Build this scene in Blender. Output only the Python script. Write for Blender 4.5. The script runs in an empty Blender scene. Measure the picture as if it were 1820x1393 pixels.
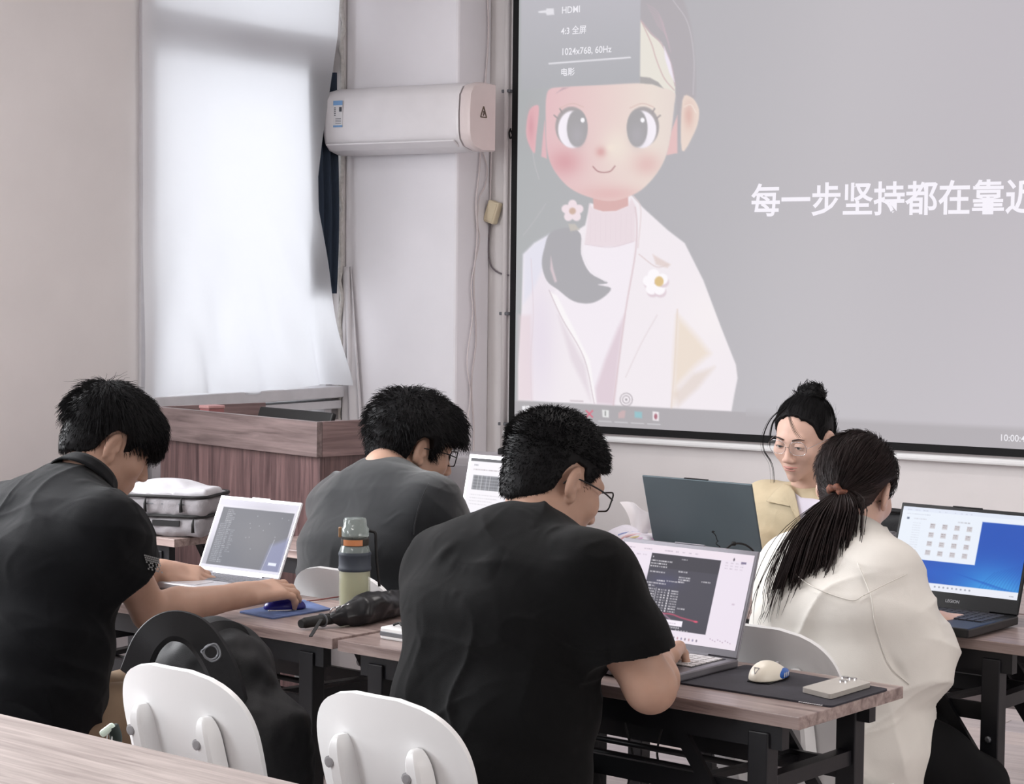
import bpy, bmesh, math, random
import numpy as np
from mathutils import Matrix, Vector

# ------------------------------------------------------------------ camera
sc = bpy.context.scene
COL = sc.collection
FPX, PITCH, ROLL, YAW = 3597.3, math.radians(3.045), math.radians(0.64), math.radians(32.606)
CAMH = 1.55
_cp, _sp, _cr, _sr = math.cos(PITCH), math.sin(PITCH), math.cos(ROLL), math.sin(ROLL)
_R = np.array([[_cr, -_sr, 0], [_sr, _cr, 0], [0, 0, 1]]) @ np.array([[1, 0, 0], [0, _cp, -_sp], [0, _sp, _cp]])
_cy, _sy = math.cos(YAW), math.sin(YAW)
_LW = np.array([[_cy, 0, -_sy], [_sy, 0, _cy], [0, -1, 0]])     # level frame (right, down, forward) -> world
CR, CD, CF = (_LW @ _R[0], _LW @ _R[1], _LW @ _R[2])            # camera right, down, forward in the world
CAMP = np.array([0, 0, CAMH])


def ray(u, v):
    return CF + CR * ((u - 910) / FPX) + CD * ((v - 696.5) / FPX)


def W(u, v, z):                     # the point seen at photo position (u, v) at depth z
    return CAMP + ray(u, v) * z


def T(u, v, h):                     # ... on the horizontal plane at height h
    r = ray(u, v)
    return CAMP + r * ((h - CAMH) / r[2])


def PY(u, v, y):                    # ... on the plane Y = y
    r = ray(u, v)
    return r * (y / r[1]) + CAMP


def PX(u, v, x):                    # ... on the plane X = x
    r = ray(u, v)
    return r * (x / r[0]) + CAMP


def cl(X, Z, H=0.0):                # right / forward of the camera on the level, height -> world
    return np.array([X * _cy - Z * _sy, X * _sy + Z * _cy, H])


def proj(p):
    d = np.asarray(p) - CAMP
    z = d @ CF
    return 910 + FPX * (d @ CR) / z, 696.5 + FPX * (d @ CD) / z

cam_d = bpy.data.cameras.new('camera')
cam_d.sensor_fit = 'HORIZONTAL'
cam_d.sensor_width = 36.0
cam_d.lens = FPX / 1820 * 36.0
cam_d.clip_start, cam_d.clip_end = 0.05, 100
cam = bpy.data.objects.new('camera', cam_d)
COL.objects.link(cam)
_m = np.eye(4)
_m[:3, 0], _m[:3, 1], _m[:3, 2], _m[:3, 3] = CR, -CD, -CF, CAMP
cam.matrix_world = Matrix(_m.tolist())
sc.camera = cam

# ------------------------------------------------------------------ view, world, lights
vs = sc.view_settings
vs.view_transform, vs.look, vs.gamma, vs.use_curve_mapping = 'Standard', 'None', 1.0, False
vs.exposure = EXPOSURE = 0.17
sc.cycles.use_denoising = True
sc.cycles.max_bounces = 6
sc.cycles.diffuse_bounces = 3
sc.cycles.adaptive_threshold = .035
sc.cycles.transparent_max_bounces = 16
sc.cycles.sample_clamp_indirect = 6.0

world = bpy.data.worlds.new('overcast_sky')
sc.world = world
world.use_nodes = True
_bg = world.node_tree.nodes['Background']
_bg.inputs[0].default_value = (0.93, 0.95, 1.0, 1)
_bg.inputs[1].default_value = 1.4


def area(name, loc, aim, sx, sy, power, color):
    l = bpy.data.lights.new(name, 'AREA')
    l.shape, l.size, l.size_y, l.energy, l.color = 'RECTANGLE', sx, sy, power, color
    o = bpy.data.objects.new(name, l)
    COL.objects.link(o)
    o.location = loc
    d = Vector(aim) - Vector(loc)
    o.rotation_euler = d.to_track_quat('-Z', 'Y').to_euler()
    return o


XW, YC, XC, YF = -5.576, 7.30, -4.965, 7.563     # window wall, pillar front, pillar side, front wall
CEIL = 3.2
XR, YB = 5.0, -3.0
# daylight: the bright yard behind the blind, two more windows further back along the same wall; fill added at right wall and ceiling
area('window_daylight', (XW - 3.0, 7.1, 2.75), (XW, 6.6, 1.9), 1.1, 1.1, 30, (0.93, 0.96, 1.0))
area('side_window_daylight', (XW + 0.12, 3.2, 1.95), (0, 3.3, 0.9), 2.0, 1.9, 190, (0.95, 0.97, 1.0))
area('side_window_daylight', (XW + 0.12, -0.6, 1.95), (0, 1.5, 0.9), 2.4, 1.9, 185, (0.95, 0.97, 1.0))
area('right_wall_fill_light', (XR - 0.12, 2.6, 1.8), (-3, 3.4, 1.4), 3.6, 1.8, 105, (1.0, 0.98, 0.95))  # soft fill added on the right to brighten the left wall
for _x, _y in ((-2.2, 4.6), (-2.2, 0.6), (2.2, 4.6), (2.2, 0.6)):
    area('ceiling_fill_light', (_x, _y, CEIL - 0.06), (_x, _y, 0), 1.2, 0.3, 19, (1.0, 0.95, 0.93))  # overhead fill light added for the room, no fixture seen

# ------------------------------------------------------------------ mesh helpers
rng = np.random.default_rng(7)


def link(o, parent=None, label=None, cat=None, group=None, kind=None):
    COL.objects.link(o)
    if parent is not None:
        o.parent = parent
    for k, v in (('label', label), ('category', cat), ('group', group), ('kind', kind)):
        if v:
            o[k] = v
    return o


def thing(name, label, cat, loc=(0, 0, 0), rotz=0.0, group=None, kind=None):
    o = bpy.data.objects.new(name, None)
    o.empty_display_size = 0.1
    o.location = tuple(float(c) for c in loc)
    o.rotation_euler = (0, 0, rotz)
    return link(o, None, label, cat, group, kind)


def mesh(name, verts, faces, mat, parent=None, smooth=False, loc=None, rotz=0.0, angle=None, **kw):
    me = bpy.data.meshes.new(name)
    verts = np.asarray(verts, dtype=np.float64)
    if isinstance(faces, np.ndarray):
        n, k = faces.shape
        me.vertices.add(len(verts))
        me.vertices.foreach_set('co', verts.astype(np.float32).ravel())
        me.loops.add(n * k)
        me.loops.foreach_set('vertex_index', faces.astype(np.int32).ravel())
        me.polygons.add(n)
        me.polygons.foreach_set('loop_start', np.arange(0, n * k, k, dtype=np.int32))
        me.update(calc_edges=True)
    else:
        me.from_pydata([tuple(v) for v in verts.tolist()], [], faces)
        me.update()
    if mat is not None:
        for m in (mat if isinstance(mat, (list, tuple)) else [mat]):
            me.materials.append(m)
    if smooth:
        me.shade_smooth()
        if angle:
            me.set_sharp_from_angle(angle=math.radians(angle))
    o = bpy.data.objects.new(name, me)
    if loc is not None:
        o.location = tuple(float(c) for c in loc)
        o.rotation_euler = (0, 0, rotz)
    return link(o, parent, **kw)


class MB:
    """collects simple shapes into one mesh"""

    def __init__(s):
        s.v, s.f = [], []

    def add(s, v, f):
        n = len(s.v)
        s.v += [tuple(map(float, p)) for p in v]
        s.f += [tuple(i + n for i in q) for q in f]
        return s

    def box(s, c, d, M=None, bev=0.0):
        x, y, z = d[0] / 2, d[1] / 2, d[2] / 2
        if bev <= 0:
            v = [(a * x, b * y, e * z) for e in (-1, 1) for b in (-1, 1) for a in (-1, 1)]
            f = [(0, 2, 3, 1), (4, 5, 7, 6), (0, 1, 5, 4), (2, 6, 7, 3), (0, 4, 6, 2), (1, 3, 7, 5)]
        else:
            bm = bmesh.new()
            bmesh.ops.create_cube(bm, size=1)
            for q in bm.verts:
                q.co = Vector((q.co.x * 2 * x, q.co.y * 2 * y, q.co.z * 2 * z))
            bmesh.ops.bevel(bm, geom=list(bm.edges), offset=min(bev, x * .95, y * .95, z * .95), segments=2, profile=.5, affect='EDGES')
            bm.verts.index_update()
            v = [tuple(q.co) for q in bm.verts]
            f = [tuple(q.index for q in p.verts) for p in bm.faces]
            bm.free()
        v = np.array(v)
        if M is not None:
            v = v @ np.asarray(M).T
        return s.add(v + np.asarray(c), f)

    def bar(s, a, b, w, h=None, up=(0, 0, 1), bev=0.0):
        a, b = np.asarray(a, float), np.asarray(b, float)
        d = b - a
        L = np.linalg.norm(d)
        y = d / L
        x = np.cross(y, up)
        if np.linalg.norm(x) < 1e-4:
            x = np.cross(y, (1, 0, 0))
        x /= np.linalg.norm(x)
        z = np.cross(x, y)
        return s.box((a + b) / 2, (w, L, h or w), np.stack([x, y, z], 1), bev)

    def tube(s, pts, r, n=8, closed=False, cap=True):
        v, f = tube(pts, r, n, closed, cap)
        return s.add(v, f)

    def lathe(s, prof, c=(0, 0, 0), n=24, M=None):
        v, f = lathe(prof, n)
        if M is not None:
            v = v @ np.asarray(M).T
        return s.add(v + np.asarray(c), f)

    def prism(s, poly, y0, y1, M=None, c=(0, 0, 0)):
        """poly in (x, z), extruded along y"""
        n = len(poly)
        v = np.array([(p[0], y, p[1]) for y in (y0, y1) for p in poly])
        if M is not None:
            v = v @ np.asarray(M).T
        f = [tuple(range(n)), tuple(range(2 * n - 1, n - 1, -1))] + [(i, i + n, (i + 1) % n + n, (i + 1) % n) for i in range(n)]
        return s.add(v + np.asarray(c), f)

    def build(s, name, mat, parent=None, **kw):
        return mesh(name, s.v, s.f, mat, parent, **kw)


def tube(pts, r, n=8, closed=False, cap=True):
    pts = np.asarray(pts, float)
    m = len(pts)
    r = np.broadcast_to(np.asarray(r, float), (m,))
    if closed:
        t = np.roll(pts, -1, 0) - np.roll(pts, 1, 0)
    else:
        t = np.gradient(pts, axis=0)
    t /= np.linalg.norm(t, axis=1)[:, None] + 1e-12
    a = np.array([0, 0, 1.0]) if abs(t[0][2]) < .9 else np.array([1.0, 0, 0])
    x = np.cross(t[0], a)
    x /= np.linalg.norm(x)
    v = []
    for i in range(m):
        x = x - t[i] * (x @ t[i])
        x /= np.linalg.norm(x) + 1e-12
        y = np.cross(t[i], x)
        for k in range(n):
            an = 2 * math.pi * k / n
            v.append(pts[i] + r[i] * (math.cos(an) * x + math.sin(an) * y))
    f = []
    for i in range(m if closed else m - 1):
        j = (i + 1) % m
        for k in range(n):
            l = (k + 1) % n
            f.append((i * n + k, i * n + l, j * n + l, j * n + k))
    if cap and not closed:
        f.append(tuple(range(n - 1, -1, -1)))
        f.append(tuple((m - 1) * n + k for k in range(n)))
    return np.array(v), f


def lathe(prof, n=24):
    v, f = [], []
    for (r, z) in prof:
        for k in range(n):
            a = 2 * math.pi * k / n
            v.append((r * math.cos(a), r * math.sin(a), z))
    for i in range(len(prof) - 1):
        for k in range(n):
            l = (k + 1) % n
            f.append((i * n + k, i * n + l, (i + 1) * n + l, (i + 1) * n + k))
    f.append(tuple(range(n - 1, -1, -1)))
    f.append(tuple((len(prof) - 1) * n + k for k in range(n)))
    return np.array(v), f


def rotz(a):
    c, s_ = math.cos(a), math.sin(a)
    return np.array([[c, -s_, 0], [s_, c, 0], [0, 0, 1.0]])


def rotx(a):
    c, s_ = math.cos(a), math.sin(a)
    return np.array([[1.0, 0, 0], [0, c, -s_], [0, s_, c]])


def spline(pts, n=8):
    """Catmull-Rom through pts"""
    p = np.asarray(pts, float)
    p = np.vstack([2 * p[0] - p[1], p, 2 * p[-1] - p[-2]])
    out = []
    for i in range(1, len(p) - 2):
        for k in range(n):
            t = k / n
            out.append(.5 * ((2 * p[i]) + (-p[i - 1] + p[i + 1]) * t + (2 * p[i - 1] - 5 * p[i] + 4 * p[i + 1] - p[i + 2]) * t * t
                             + (-p[i - 1] + 3 * p[i] - 3 * p[i + 1] + p[i + 2]) * t ** 3))
    out.append(p[-2])
    return np.array(out)


def rrect(w, h, r, n=5):
    """rounded rectangle outline, centred"""
    out = []
    for cx, cy, a0 in ((w / 2 - r, h / 2 - r, 0), (-w / 2 + r, h / 2 - r, 90), (-w / 2 + r, -h / 2 + r, 180), (w / 2 - r, -h / 2 + r, 270)):
        for k in range(n + 1):
            a = math.radians(a0 + 90 * k / n)
            out.append((cx + r * math.cos(a), cy + r * math.sin(a)))
    return out


def copy_tree(o, parent=None):
    c = o.copy()
    COL.objects.link(c)
    c.parent = parent
    for ch in list(o.children):
        copy_tree(ch, c)
    return c


# ------------------------------------------------------------------ materials
def srgb(r, g, b):
    return tuple(((c / 255) / 12.92 if c / 255 <= .04045 else ((c / 255 + .055) / 1.055) ** 2.4) for c in (r, g, b))


def mat(name, rgb, rough=.55, metal=0.0, spec=.5, var=0.0, scale=8.0, bump=0.0, bscale=60.0, stretch=None, emis=None, emis_s=0.0,
        alpha=1.0, trans=0.0, ior=1.45, sheen=0.0, sss=0.0, coat=0.0, wrinkle=0.0, wscale=11.0):
    m = bpy.data.materials.new(name)
    m.use_nodes = True
    nt = m.node_tree
    b = nt.nodes['Principled BSDF']
    col = tuple(rgb) + (1,)
    I = b.inputs
    I['Base Color'].default_value = col
    I['Roughness'].default_value = rough
    I['Metallic'].default_value = metal
    I['Specular IOR Level'].default_value = spec
    I['IOR'].default_value = ior
    I['Alpha'].default_value = alpha
    I['Transmission Weight'].default_value = trans
    I['Coat Weight'].default_value = coat
    if sheen:
        I['Sheen Weight'].default_value = sheen
        I['Sheen Roughness'].default_value = .5
    if sss:
        I['Subsurface Weight'].default_value = sss
        I['Subsurface Radius'].default_value = (.012, .005, .003)
        I['Subsurface Scale'].default_value = 1.0
    if emis is not None:
        I['Emission Color'].default_value = tuple(emis) + (1,)
        I['Emission Strength'].default_value = emis_s
    if var or bump:
        tc = nt.nodes.new('ShaderNodeTexCoord')
        mp = nt.nodes.new('ShaderNodeMapping')
        nt.links.new(tc.outputs['Object'], mp.inputs[0])
        if stretch:
            mp.inputs['Scale'].default_value = stretch
    if var:
        no = nt.nodes.new('ShaderNodeTexNoise')
        no.inputs['Scale'].default_value = scale
        no.inputs['Detail'].default_value = 5
        nt.links.new(mp.outputs[0], no.inputs['Vector'])
        rp = nt.nodes.new('ShaderNodeValToRGB')
        rp.color_ramp.elements[0].position, rp.color_ramp.elements[1].position = .3, .7
        rp.color_ramp.elements[0].color = tuple(c * (1 - var) for c in rgb) + (1,)
        rp.color_ramp.elements[1].color = tuple(min(1, c * (1 + var)) for c in rgb) + (1,)
        nt.links.new(no.outputs['Fac'], rp.inputs[0])
        nt.links.new(rp.outputs[0], I['Base Color'])
    if bump:
        n2 = nt.nodes.new('ShaderNodeTexNoise')
        n2.inputs['Scale'].default_value = bscale
        n2.inputs['Detail'].default_value = 4
        nt.links.new(mp.outputs[0], n2.inputs['Vector'])
        bp = nt.nodes.new('ShaderNodeBump')
        bp.inputs['Strength'].default_value = bump
        bp.inputs['Distance'].default_value = .004
        nt.links.new(n2.outputs['Fac'], bp.inputs['Height'])
        nt.links.new(bp.outputs[0], I['Normal'])
        if wrinkle:
            n3 = nt.nodes.new('ShaderNodeTexNoise')
            n3.inputs['Scale'].default_value = wscale
            n3.inputs['Detail'].default_value = 3
            n3.inputs['Distortion'].default_value = 1.4
            n3.noise_type = 'RIDGED_MULTIFRACTAL'
            nt.links.new(tc.outputs['Object'], n3.inputs['Vector'])
            b3 = nt.nodes.new('ShaderNodeBump')
            b3.inputs['Strength'].default_value = wrinkle
            b3.inputs['Distance'].default_value = .012
            nt.links.new(n3.outputs['Fac'], b3.inputs['Height'])
            nt.links.new(b3.outputs[0], bp.inputs['Normal'])
    return m


def wood(name, dark, light, axis=0, rough=.38, scale=1.0):
    """long streaky grain along one local axis"""
    m = bpy.data.materials.new(name)
    m.use_nodes = True
    nt = m.node_tree
    b = nt.nodes['Principled BSDF']
    b.inputs['Roughness'].default_value = rough
    tc = nt.nodes.new('ShaderNodeTexCoord')
    mp = nt.nodes.new('ShaderNodeMapping')
    sc_ = [38 * scale] * 3
    sc_[axis] = 2.2 * scale
    mp.inputs['Scale'].default_value = sc_
    nt.links.new(tc.outputs['Object'], mp.inputs[0])
    n1 = nt.nodes.new('ShaderNodeTexNoise')
    n1.inputs['Scale'].default_value = 1.3
    n1.inputs['Detail'].default_value = 7
    n1.inputs['Roughness'].default_value = .62
    n1.inputs['Distortion'].default_value = .5
    nt.links.new(mp.outputs[0], n1.inputs['Vector'])
    rp = nt.nodes.new('ShaderNodeValToRGB')
    e = rp.color_ramp.elements
    e[0].position, e[1].position = .32, .68
    e[0].color, e[1].color = tuple(dark) + (1,), tuple(light) + (1,)
    nt.links.new(n1.outputs['Fac'], rp.inputs[0])
    nt.links.new(rp.outputs[0], b.inputs['Base Color'])
    bp = nt.nodes.new('ShaderNodeBump')
    bp.inputs['Strength'].default_value = .08
    bp.inputs['Distance'].default_value = .002
    nt.links.new(n1.outputs['Fac'], bp.inputs['Height'])
    nt.links.new(bp.outputs[0], b.inputs['Normal'])
    return m


def screen_mat(name, strength=1.0, rough=.35, base=.02):
    """a lit picture: the colours come from the mesh's own colour layer"""
    m = bpy.data.materials.new(name)
    m.use_nodes = True
    nt = m.node_tree
    b = nt.nodes['Principled BSDF']
    b.inputs['Base Color'].default_value = (base, base, base, 1)
    b.inputs['Specular IOR Level'].default_value = .08
    b.inputs['Roughness'].default_value = rough
    at = nt.nodes.new('ShaderNodeVertexColor')
    at.layer_name = 'picture'
    nt.links.new(at.outputs['Color'], b.inputs['Emission Color'])
    b.inputs['Emission Strength'].default_value = strength / 2 ** EXPOSURE
    return m


def lin(c):
    c = np.asarray(c, float) / 255
    return np.where(c <= .04045, c / 12.92, ((np.maximum(c, .04045) + .055) / 1.055) ** 2.4)


def picture(o, rgb255):
    """per-vertex colours (0-255, as displayed) of a lit picture"""
    a = o.data.color_attributes.new('picture', 'FLOAT_COLOR', 'POINT')
    c = np.ones((len(o.data.vertices), 4), np.float32)
    c[:, :3] = lin(np.clip(rgb255, 0, 255))
    a.data.foreach_set('color', c.ravel())


def grid(nu, nv):
    """unit grid: (u right 0..1, v down 0..1) and quads"""
    u, v = np.meshgrid(np.linspace(0, 1, nu + 1), np.linspace(0, 1, nv + 1))
    i = np.arange((nu + 1) * nv).reshape(nv, nu + 1)[:, :nu].ravel()
    return u.ravel(), v.ravel(), np.stack([i, i + nu + 1, i + nu + 2, i + 1], 1)


def text(body, size, mat_, M, loc, name, parent=None, bold=0.0, align='LEFT', sx=1.0, **kw):
    """flat lettering as a mesh, M columns = right, up, normal"""
    cu = bpy.data.curves.new(name, 'FONT')
    cu.body, cu.size, cu.align_x = body, size, align
    cu.offset = bold * size
    cu.resolution_u = 3
    ob = bpy.data.objects.new(name, cu)
    COL.objects.link(ob)
    bpy.context.view_layer.update()
    me = bpy.data.meshes.new_from_object(ob.evaluated_get(bpy.context.evaluated_depsgraph_get()))
    COL.objects.unlink(ob)
    bpy.data.objects.remove(ob)
    n = len(me.vertices)
    co = np.zeros(n * 3, np.float32)
    me.vertices.foreach_get('co', co)
    co = co.reshape(-1, 3)
    co[:, 0] *= sx
    co = co @ np.asarray(M, float).T + np.asarray(loc, float)
    me.vertices.foreach_set('co', co.astype(np.float32).ravel())
    me.materials.clear()
    me.materials.append(mat_)
    me.name = name
    me.update()
    o = bpy.data.objects.new(name, me)
    return link(o, parent, **kw)


M_WALL = mat('pink_grey_wall_paint', srgb(225, 220, 219), .8, var=.03, scale=3, bump=.05, bscale=30)
M_COLUMN = mat('white_wall_paint', srgb(240, 237, 241), .75, var=.03, scale=3, bump=.05, bscale=30)
M_CEIL = mat('ceiling_white', srgb(235, 232, 230), .9, var=.02)
M_WHITE = mat('white_plastic', srgb(236, 236, 236), .35, var=.015, scale=5)
M_FRAME = mat('window_frame_white', srgb(205, 203, 206), .45, var=.05, scale=14)
M_BLACK = mat('black_fabric_border', srgb(7, 7, 9), .8, var=.2)
M_STEEL = mat('black_powder_coat', srgb(22, 22, 26), .42, var=.15, scale=20, bump=.05, bscale=300)
M_GREYM = mat('grey_metal', srgb(120, 122, 126), .4, metal=.8, var=.06, scale=20)
M_CHROME = mat('bright_metal', srgb(200, 200, 204), .22, metal=1.0, var=.04)
M_RUBBER = mat('black_rubber', srgb(14, 14, 15), .6, var=.15)
M_TABLE = wood('table_laminate', srgb(113, 95, 92), srgb(180, 161, 155), 0, .3)
M_TABLE_SIDE = wood('table_edge_band', srgb(106, 78, 78), srgb(168, 134, 132), 0, .4)
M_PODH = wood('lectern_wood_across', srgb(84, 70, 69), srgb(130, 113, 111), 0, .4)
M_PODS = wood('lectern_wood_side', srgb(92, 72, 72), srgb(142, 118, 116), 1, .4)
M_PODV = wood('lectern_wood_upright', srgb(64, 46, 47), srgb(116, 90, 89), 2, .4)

# ------------------------------------------------------------------ the room
def struct(name, mb, m, parent=None, label=None, **kw):
    return mb.build(name, m, parent, kind='structure', label=label, **kw)


struct('ceiling', MB().box(((XW + XR) / 2, (YB + YF) / 2, CEIL + .05), (XR - XW + .4, YF - YB + .4, .1)), M_CEIL, label='plain white ceiling above the classroom')
struct('wall_front', MB().box(((XW + XR) / 2, YF + .1, CEIL / 2), (XR - XW + .4, .2, CEIL)), M_WALL, label='pinkish grey front wall behind the projection screen')
struct('wall_right', MB().box((XR + .1, (YB + YF) / 2, CEIL / 2), (.2, YF - YB, CEIL)), M_WALL, label='pinkish grey right wall of the classroom')
struct('wall_back', MB().box(((XW + XR) / 2, YB - .1, CEIL / 2), (XR - XW + .4, .2, CEIL)), M_WALL, label='pinkish grey back wall of the classroom')
# window wall with the opening of the window beside the pillar
WY0, WY1, WZ0, WZ1 = 5.985, 7.262, 0.42, 2.95
wl = MB()
wl.box((XW - .12, (YB + WY0) / 2, CEIL / 2), (.24, WY0 - YB, CEIL))
wl.box((XW - .12, (WY1 + YF) / 2, CEIL / 2), (.24, YF - WY1, CEIL))
wl.box((XW - .12, (WY0 + WY1) / 2, WZ0 / 2), (.24, WY1 - WY0, WZ0))
wl.box((XW - .12, (WY0 + WY1) / 2, (WZ1 + CEIL) / 2), (.24, WY1 - WY0, CEIL - WZ1))
struct('wall_left', wl, M_WALL, label='pinkish grey wall with the window')
# pillar in the corner
struct('wall_pillar', MB().box(((XW + XC) / 2, (YC + YF) / 2, CEIL / 2), (XC - XW, YF - YC, CEIL), bev=.012), M_COLUMN,
       label='white pillar in the corner carrying the air conditioner')

# floor: boards running along the front wall
M_FLOORBASE = mat('floor_joint', srgb(96, 86, 86), .8, var=.1)
M_PLANK = [wood('floor_laminate_' + t, srgb(*a), srgb(*b), 0, .38, .6) for t, a, b in
           (('pale', (176, 164, 164), (214, 202, 200)), ('grey', (160, 150, 154), (200, 190, 192)), ('warm', (184, 168, 166), (220, 206, 202)))]
fl = struct('floor', MB().box(((XW + XR) / 2, (YB + YF) / 2, -.0605), (XR - XW + .4, YF - YB + .4, .1)), M_FLOORBASE, label='pale laminate floor of the classroom')
_pl = []
for m_ in M_PLANK:
    t_ = MB().box((0, 0, -.004), (1.208, .188, .012), bev=.0015)
    _pl.append(t_.build('floor_board', m_, fl))
_k = 0
for r_ in range(25):
    y = 2.6 + r_ * .19
    for c_ in range(9):
        x = -5.6 + ((r_ * .43) % 1.21) + c_ * 1.21
        if x > 2.6:
            continue
        i_ = int(rng.integers(3))
        o = _pl[i_] if _k == 0 else _pl[i_].copy()
        if _k:
            COL.objects.link(o)
        o.location = (x, y, 0)
        _k += 1
for q in _pl[1:]:
    q.location = (-4.6, 2.41, 0)
_pl[0].location = (-3.39, 2.41, 0)

# ---- window: frame, sashes, dark lower panes, rail
M_GLASS = mat('window_glass', (.9, .95, 1), .02, alpha=.08, var=.01)
M_DARKGLASS = mat('dark_film_glass', srgb(16, 20, 28), .12, var=.1)
M_FOAM = mat('foam_seal', srgb(196, 192, 188), .9, var=.12, scale=60, bump=.6, bscale=120)
M_BLUEDRAPE = mat('dark_blue_drape', srgb(34, 46, 62), .8, var=.3, scale=30, stretch=(20, 20, .6))
wn = thing('window_1', 'tall white framed window beside the pillar, covered by a white blind', None, (XW, 0, 0), kind='structure')


def wbox(name, y0, y1, z0, z1, x0, x1, m, parent, bev=.004, **kw):
    return MB().box(((x0 + x1) / 2, (y0 + y1) / 2, (z0 + z1) / 2), (x1 - x0, y1 - y0, z1 - z0), bev=bev).build(name, m, parent, **kw)


wf = MB()
for a in ((WY0, WY0 + .045, WZ0, WZ1), (WY1 - .045, WY1, WZ0, WZ1), (WY0, WY1, WZ0, WZ0 + .05), (WY0, WY1, WZ1 - .05, WZ1)):
    wf.box((-.08, (a[0] + a[1]) / 2, (a[2] + a[3]) / 2), (.09, a[1] - a[0], a[3] - a[2]), bev=.004)
wf.build('window_frame', M_FRAME, wn)
wbox('transom', WY0 + .045, WY1 - .045, 2.47, 2.63, -.12, -.005, M_FRAME, wn)
wbox('window_rail', WY0 + .02, WY1 - .02, 1.035, 1.085, -.11, .05, M_FRAME, wn)
wbox('window_rail', WY0 + .02, WY1 - .02, .985, 1.022, -.10, .035, M_FRAME, wn)
wbox('sash_stile', WY1 - .11, WY1 - .06, .46, .985, -.09, .01, M_FRAME, wn)
wbox('sash_stile', WY0 + .05, WY0 + .10, .46, .985, -.09, .01, M_FRAME, wn)
wbox('lower_pane', WY0 + .1, WY1 - .11, .46, .95, -.05, -.04, M_DARKGLASS, wn, label='dark lower window pane')
wbox('upper_pane', WY0 + .045, WY1 - .045, 1.08, 2.47, -.10, -.095, M_GLASS, wn)
wbox('top_pane', WY0 + .045, WY1 - .045, 2.63, WZ1 - .05, -.10, -.095, M_GLASS, wn)
# ragged foam seal along the pillar side of the frame
z_ = np.linspace(.6, 2.95, 60)
sp_ = np.stack([.012 + .006 * np.sin(z_ * 31), WY1 - .004 + .004 * np.sin(z_ * 47 + 1), z_], 1)
MB().tube(sp_, .011 + .003 * np.sin(z_ * 83), 7).build('foam_seal', M_FOAM, wn, smooth=True)
# trim strip at the near jamb
wbox('jamb_trim', WY0 - .022, WY0 + .004, .4, 2.98, -.02, .014, M_FRAME, wn, bev=.002)

# frames out of view: left windows, and one added round the right fill light
for n_, (x_, ya, yb) in enumerate(((XW, 2.2, 4.2), (XW, -1.8, .6), (XR, .8, 4.4))):
    s_ = 1 if x_ < 0 else -1
    w2 = thing('window_%d' % (n_ + 2), 'unseen white framed side window of the classroom', None, (x_, 0, 0), kind='structure')
    for a in ((ya - .05, ya, .95, 2.95), (yb, yb + .05, .95, 2.95), (ya, yb, .95, 1.0), (ya, yb, 2.9, 2.95), ((ya + yb) / 2 - .02, (ya + yb) / 2 + .02, 1.0, 2.9)):
        MB().box((s_ * .02, (a[0] + a[1]) / 2, (a[2] + a[3]) / 2), (.06, a[1] - a[0], a[3] - a[2]), bev=.004).build('window_frame', M_FRAME, w2)

# dark blue drape pushed into the gap beside the blind
dr = []
ny, nz = 36, 14
for j in range(nz + 1):
    t = j / nz
    for i in range(ny + 1):
        s_ = i / ny
        dr.append((XW + .01 + .018 * math.sin(s_ * 26 + t * 1.3) , 6.98 + .235 * s_ + .01 * math.sin(t * 5), 1.50 + .98 * t))
ff = [(j * (ny + 1) + i, j * (ny + 1) + i + 1, (j + 1) * (ny + 1) + i + 1, (j + 1) * (ny + 1) + i) for j in range(nz) for i in range(ny)]
o = mesh('drape', dr, ff, M_BLUEDRAPE, smooth=True, label='dark blue drape bunched in the gap behind the air conditioner', cat='curtain')
_s = o.modifiers.new('thickness', 'SOLIDIFY')
_s.thickness = .004

# ---- white blind: a cloth hung over the window, translucent, creased towards its hem
mb_ = bpy.data.materials.new('translucent_white_cloth')
mb_.use_nodes = True
nt = mb_.node_tree
for n_ in list(nt.nodes):
    nt.nodes.remove(n_)
out = nt.nodes.new('ShaderNodeOutputMaterial')
df, tr, mx = nt.nodes.new('ShaderNodeBsdfDiffuse'), nt.nodes.new('ShaderNodeBsdfTranslucent'), nt.nodes.new('ShaderNodeMixShader')
tcx, nzx, rpx = nt.nodes.new('ShaderNodeTexCoord'), nt.nodes.new('ShaderNodeTexNoise'), nt.nodes.new('ShaderNodeValToRGB')
nzx.inputs['Scale'].default_value = 3.0
nt.links.new(tcx.outputs['Object'], nzx.inputs['Vector'])
rpx.color_ramp.elements[0].color = (.83, .84, .87, 1)
rpx.color_ramp.elements[1].color = (.88, .89, .91, 1)
nt.links.new(nzx.outputs['Fac'], rpx.inputs[0])
nt.links.new(rpx.outputs[0], df.inputs[0])
nt.links.new(rpx.outputs[0], tr.inputs[0])
mx.inputs[0].default_value = .6
nt.links.new(df.outputs[0], mx.inputs[1])
nt.links.new(tr.outputs[0], mx.inputs[2])
nt.links.new(mx.outputs[0], out.inputs[0])
M_BLIND = mb_
nu, nv = 110, 150
bu, bv, bf = grid(nu, nv)
XB = XW + .05


def blind_edge(zn):
    """right-hand edge of the cloth (world y) for height fraction 0 top .. 1 hem"""
    pts = [(0.0, 7.19), (.16, 7.165), (.42, 7.055), (.5, 7.03), (.58, 7.035), (.8, 7.14), (1.0, 7.235)]
    return np.interp(zn, [p[0] for p in pts], [p[1] for p in pts])


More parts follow.
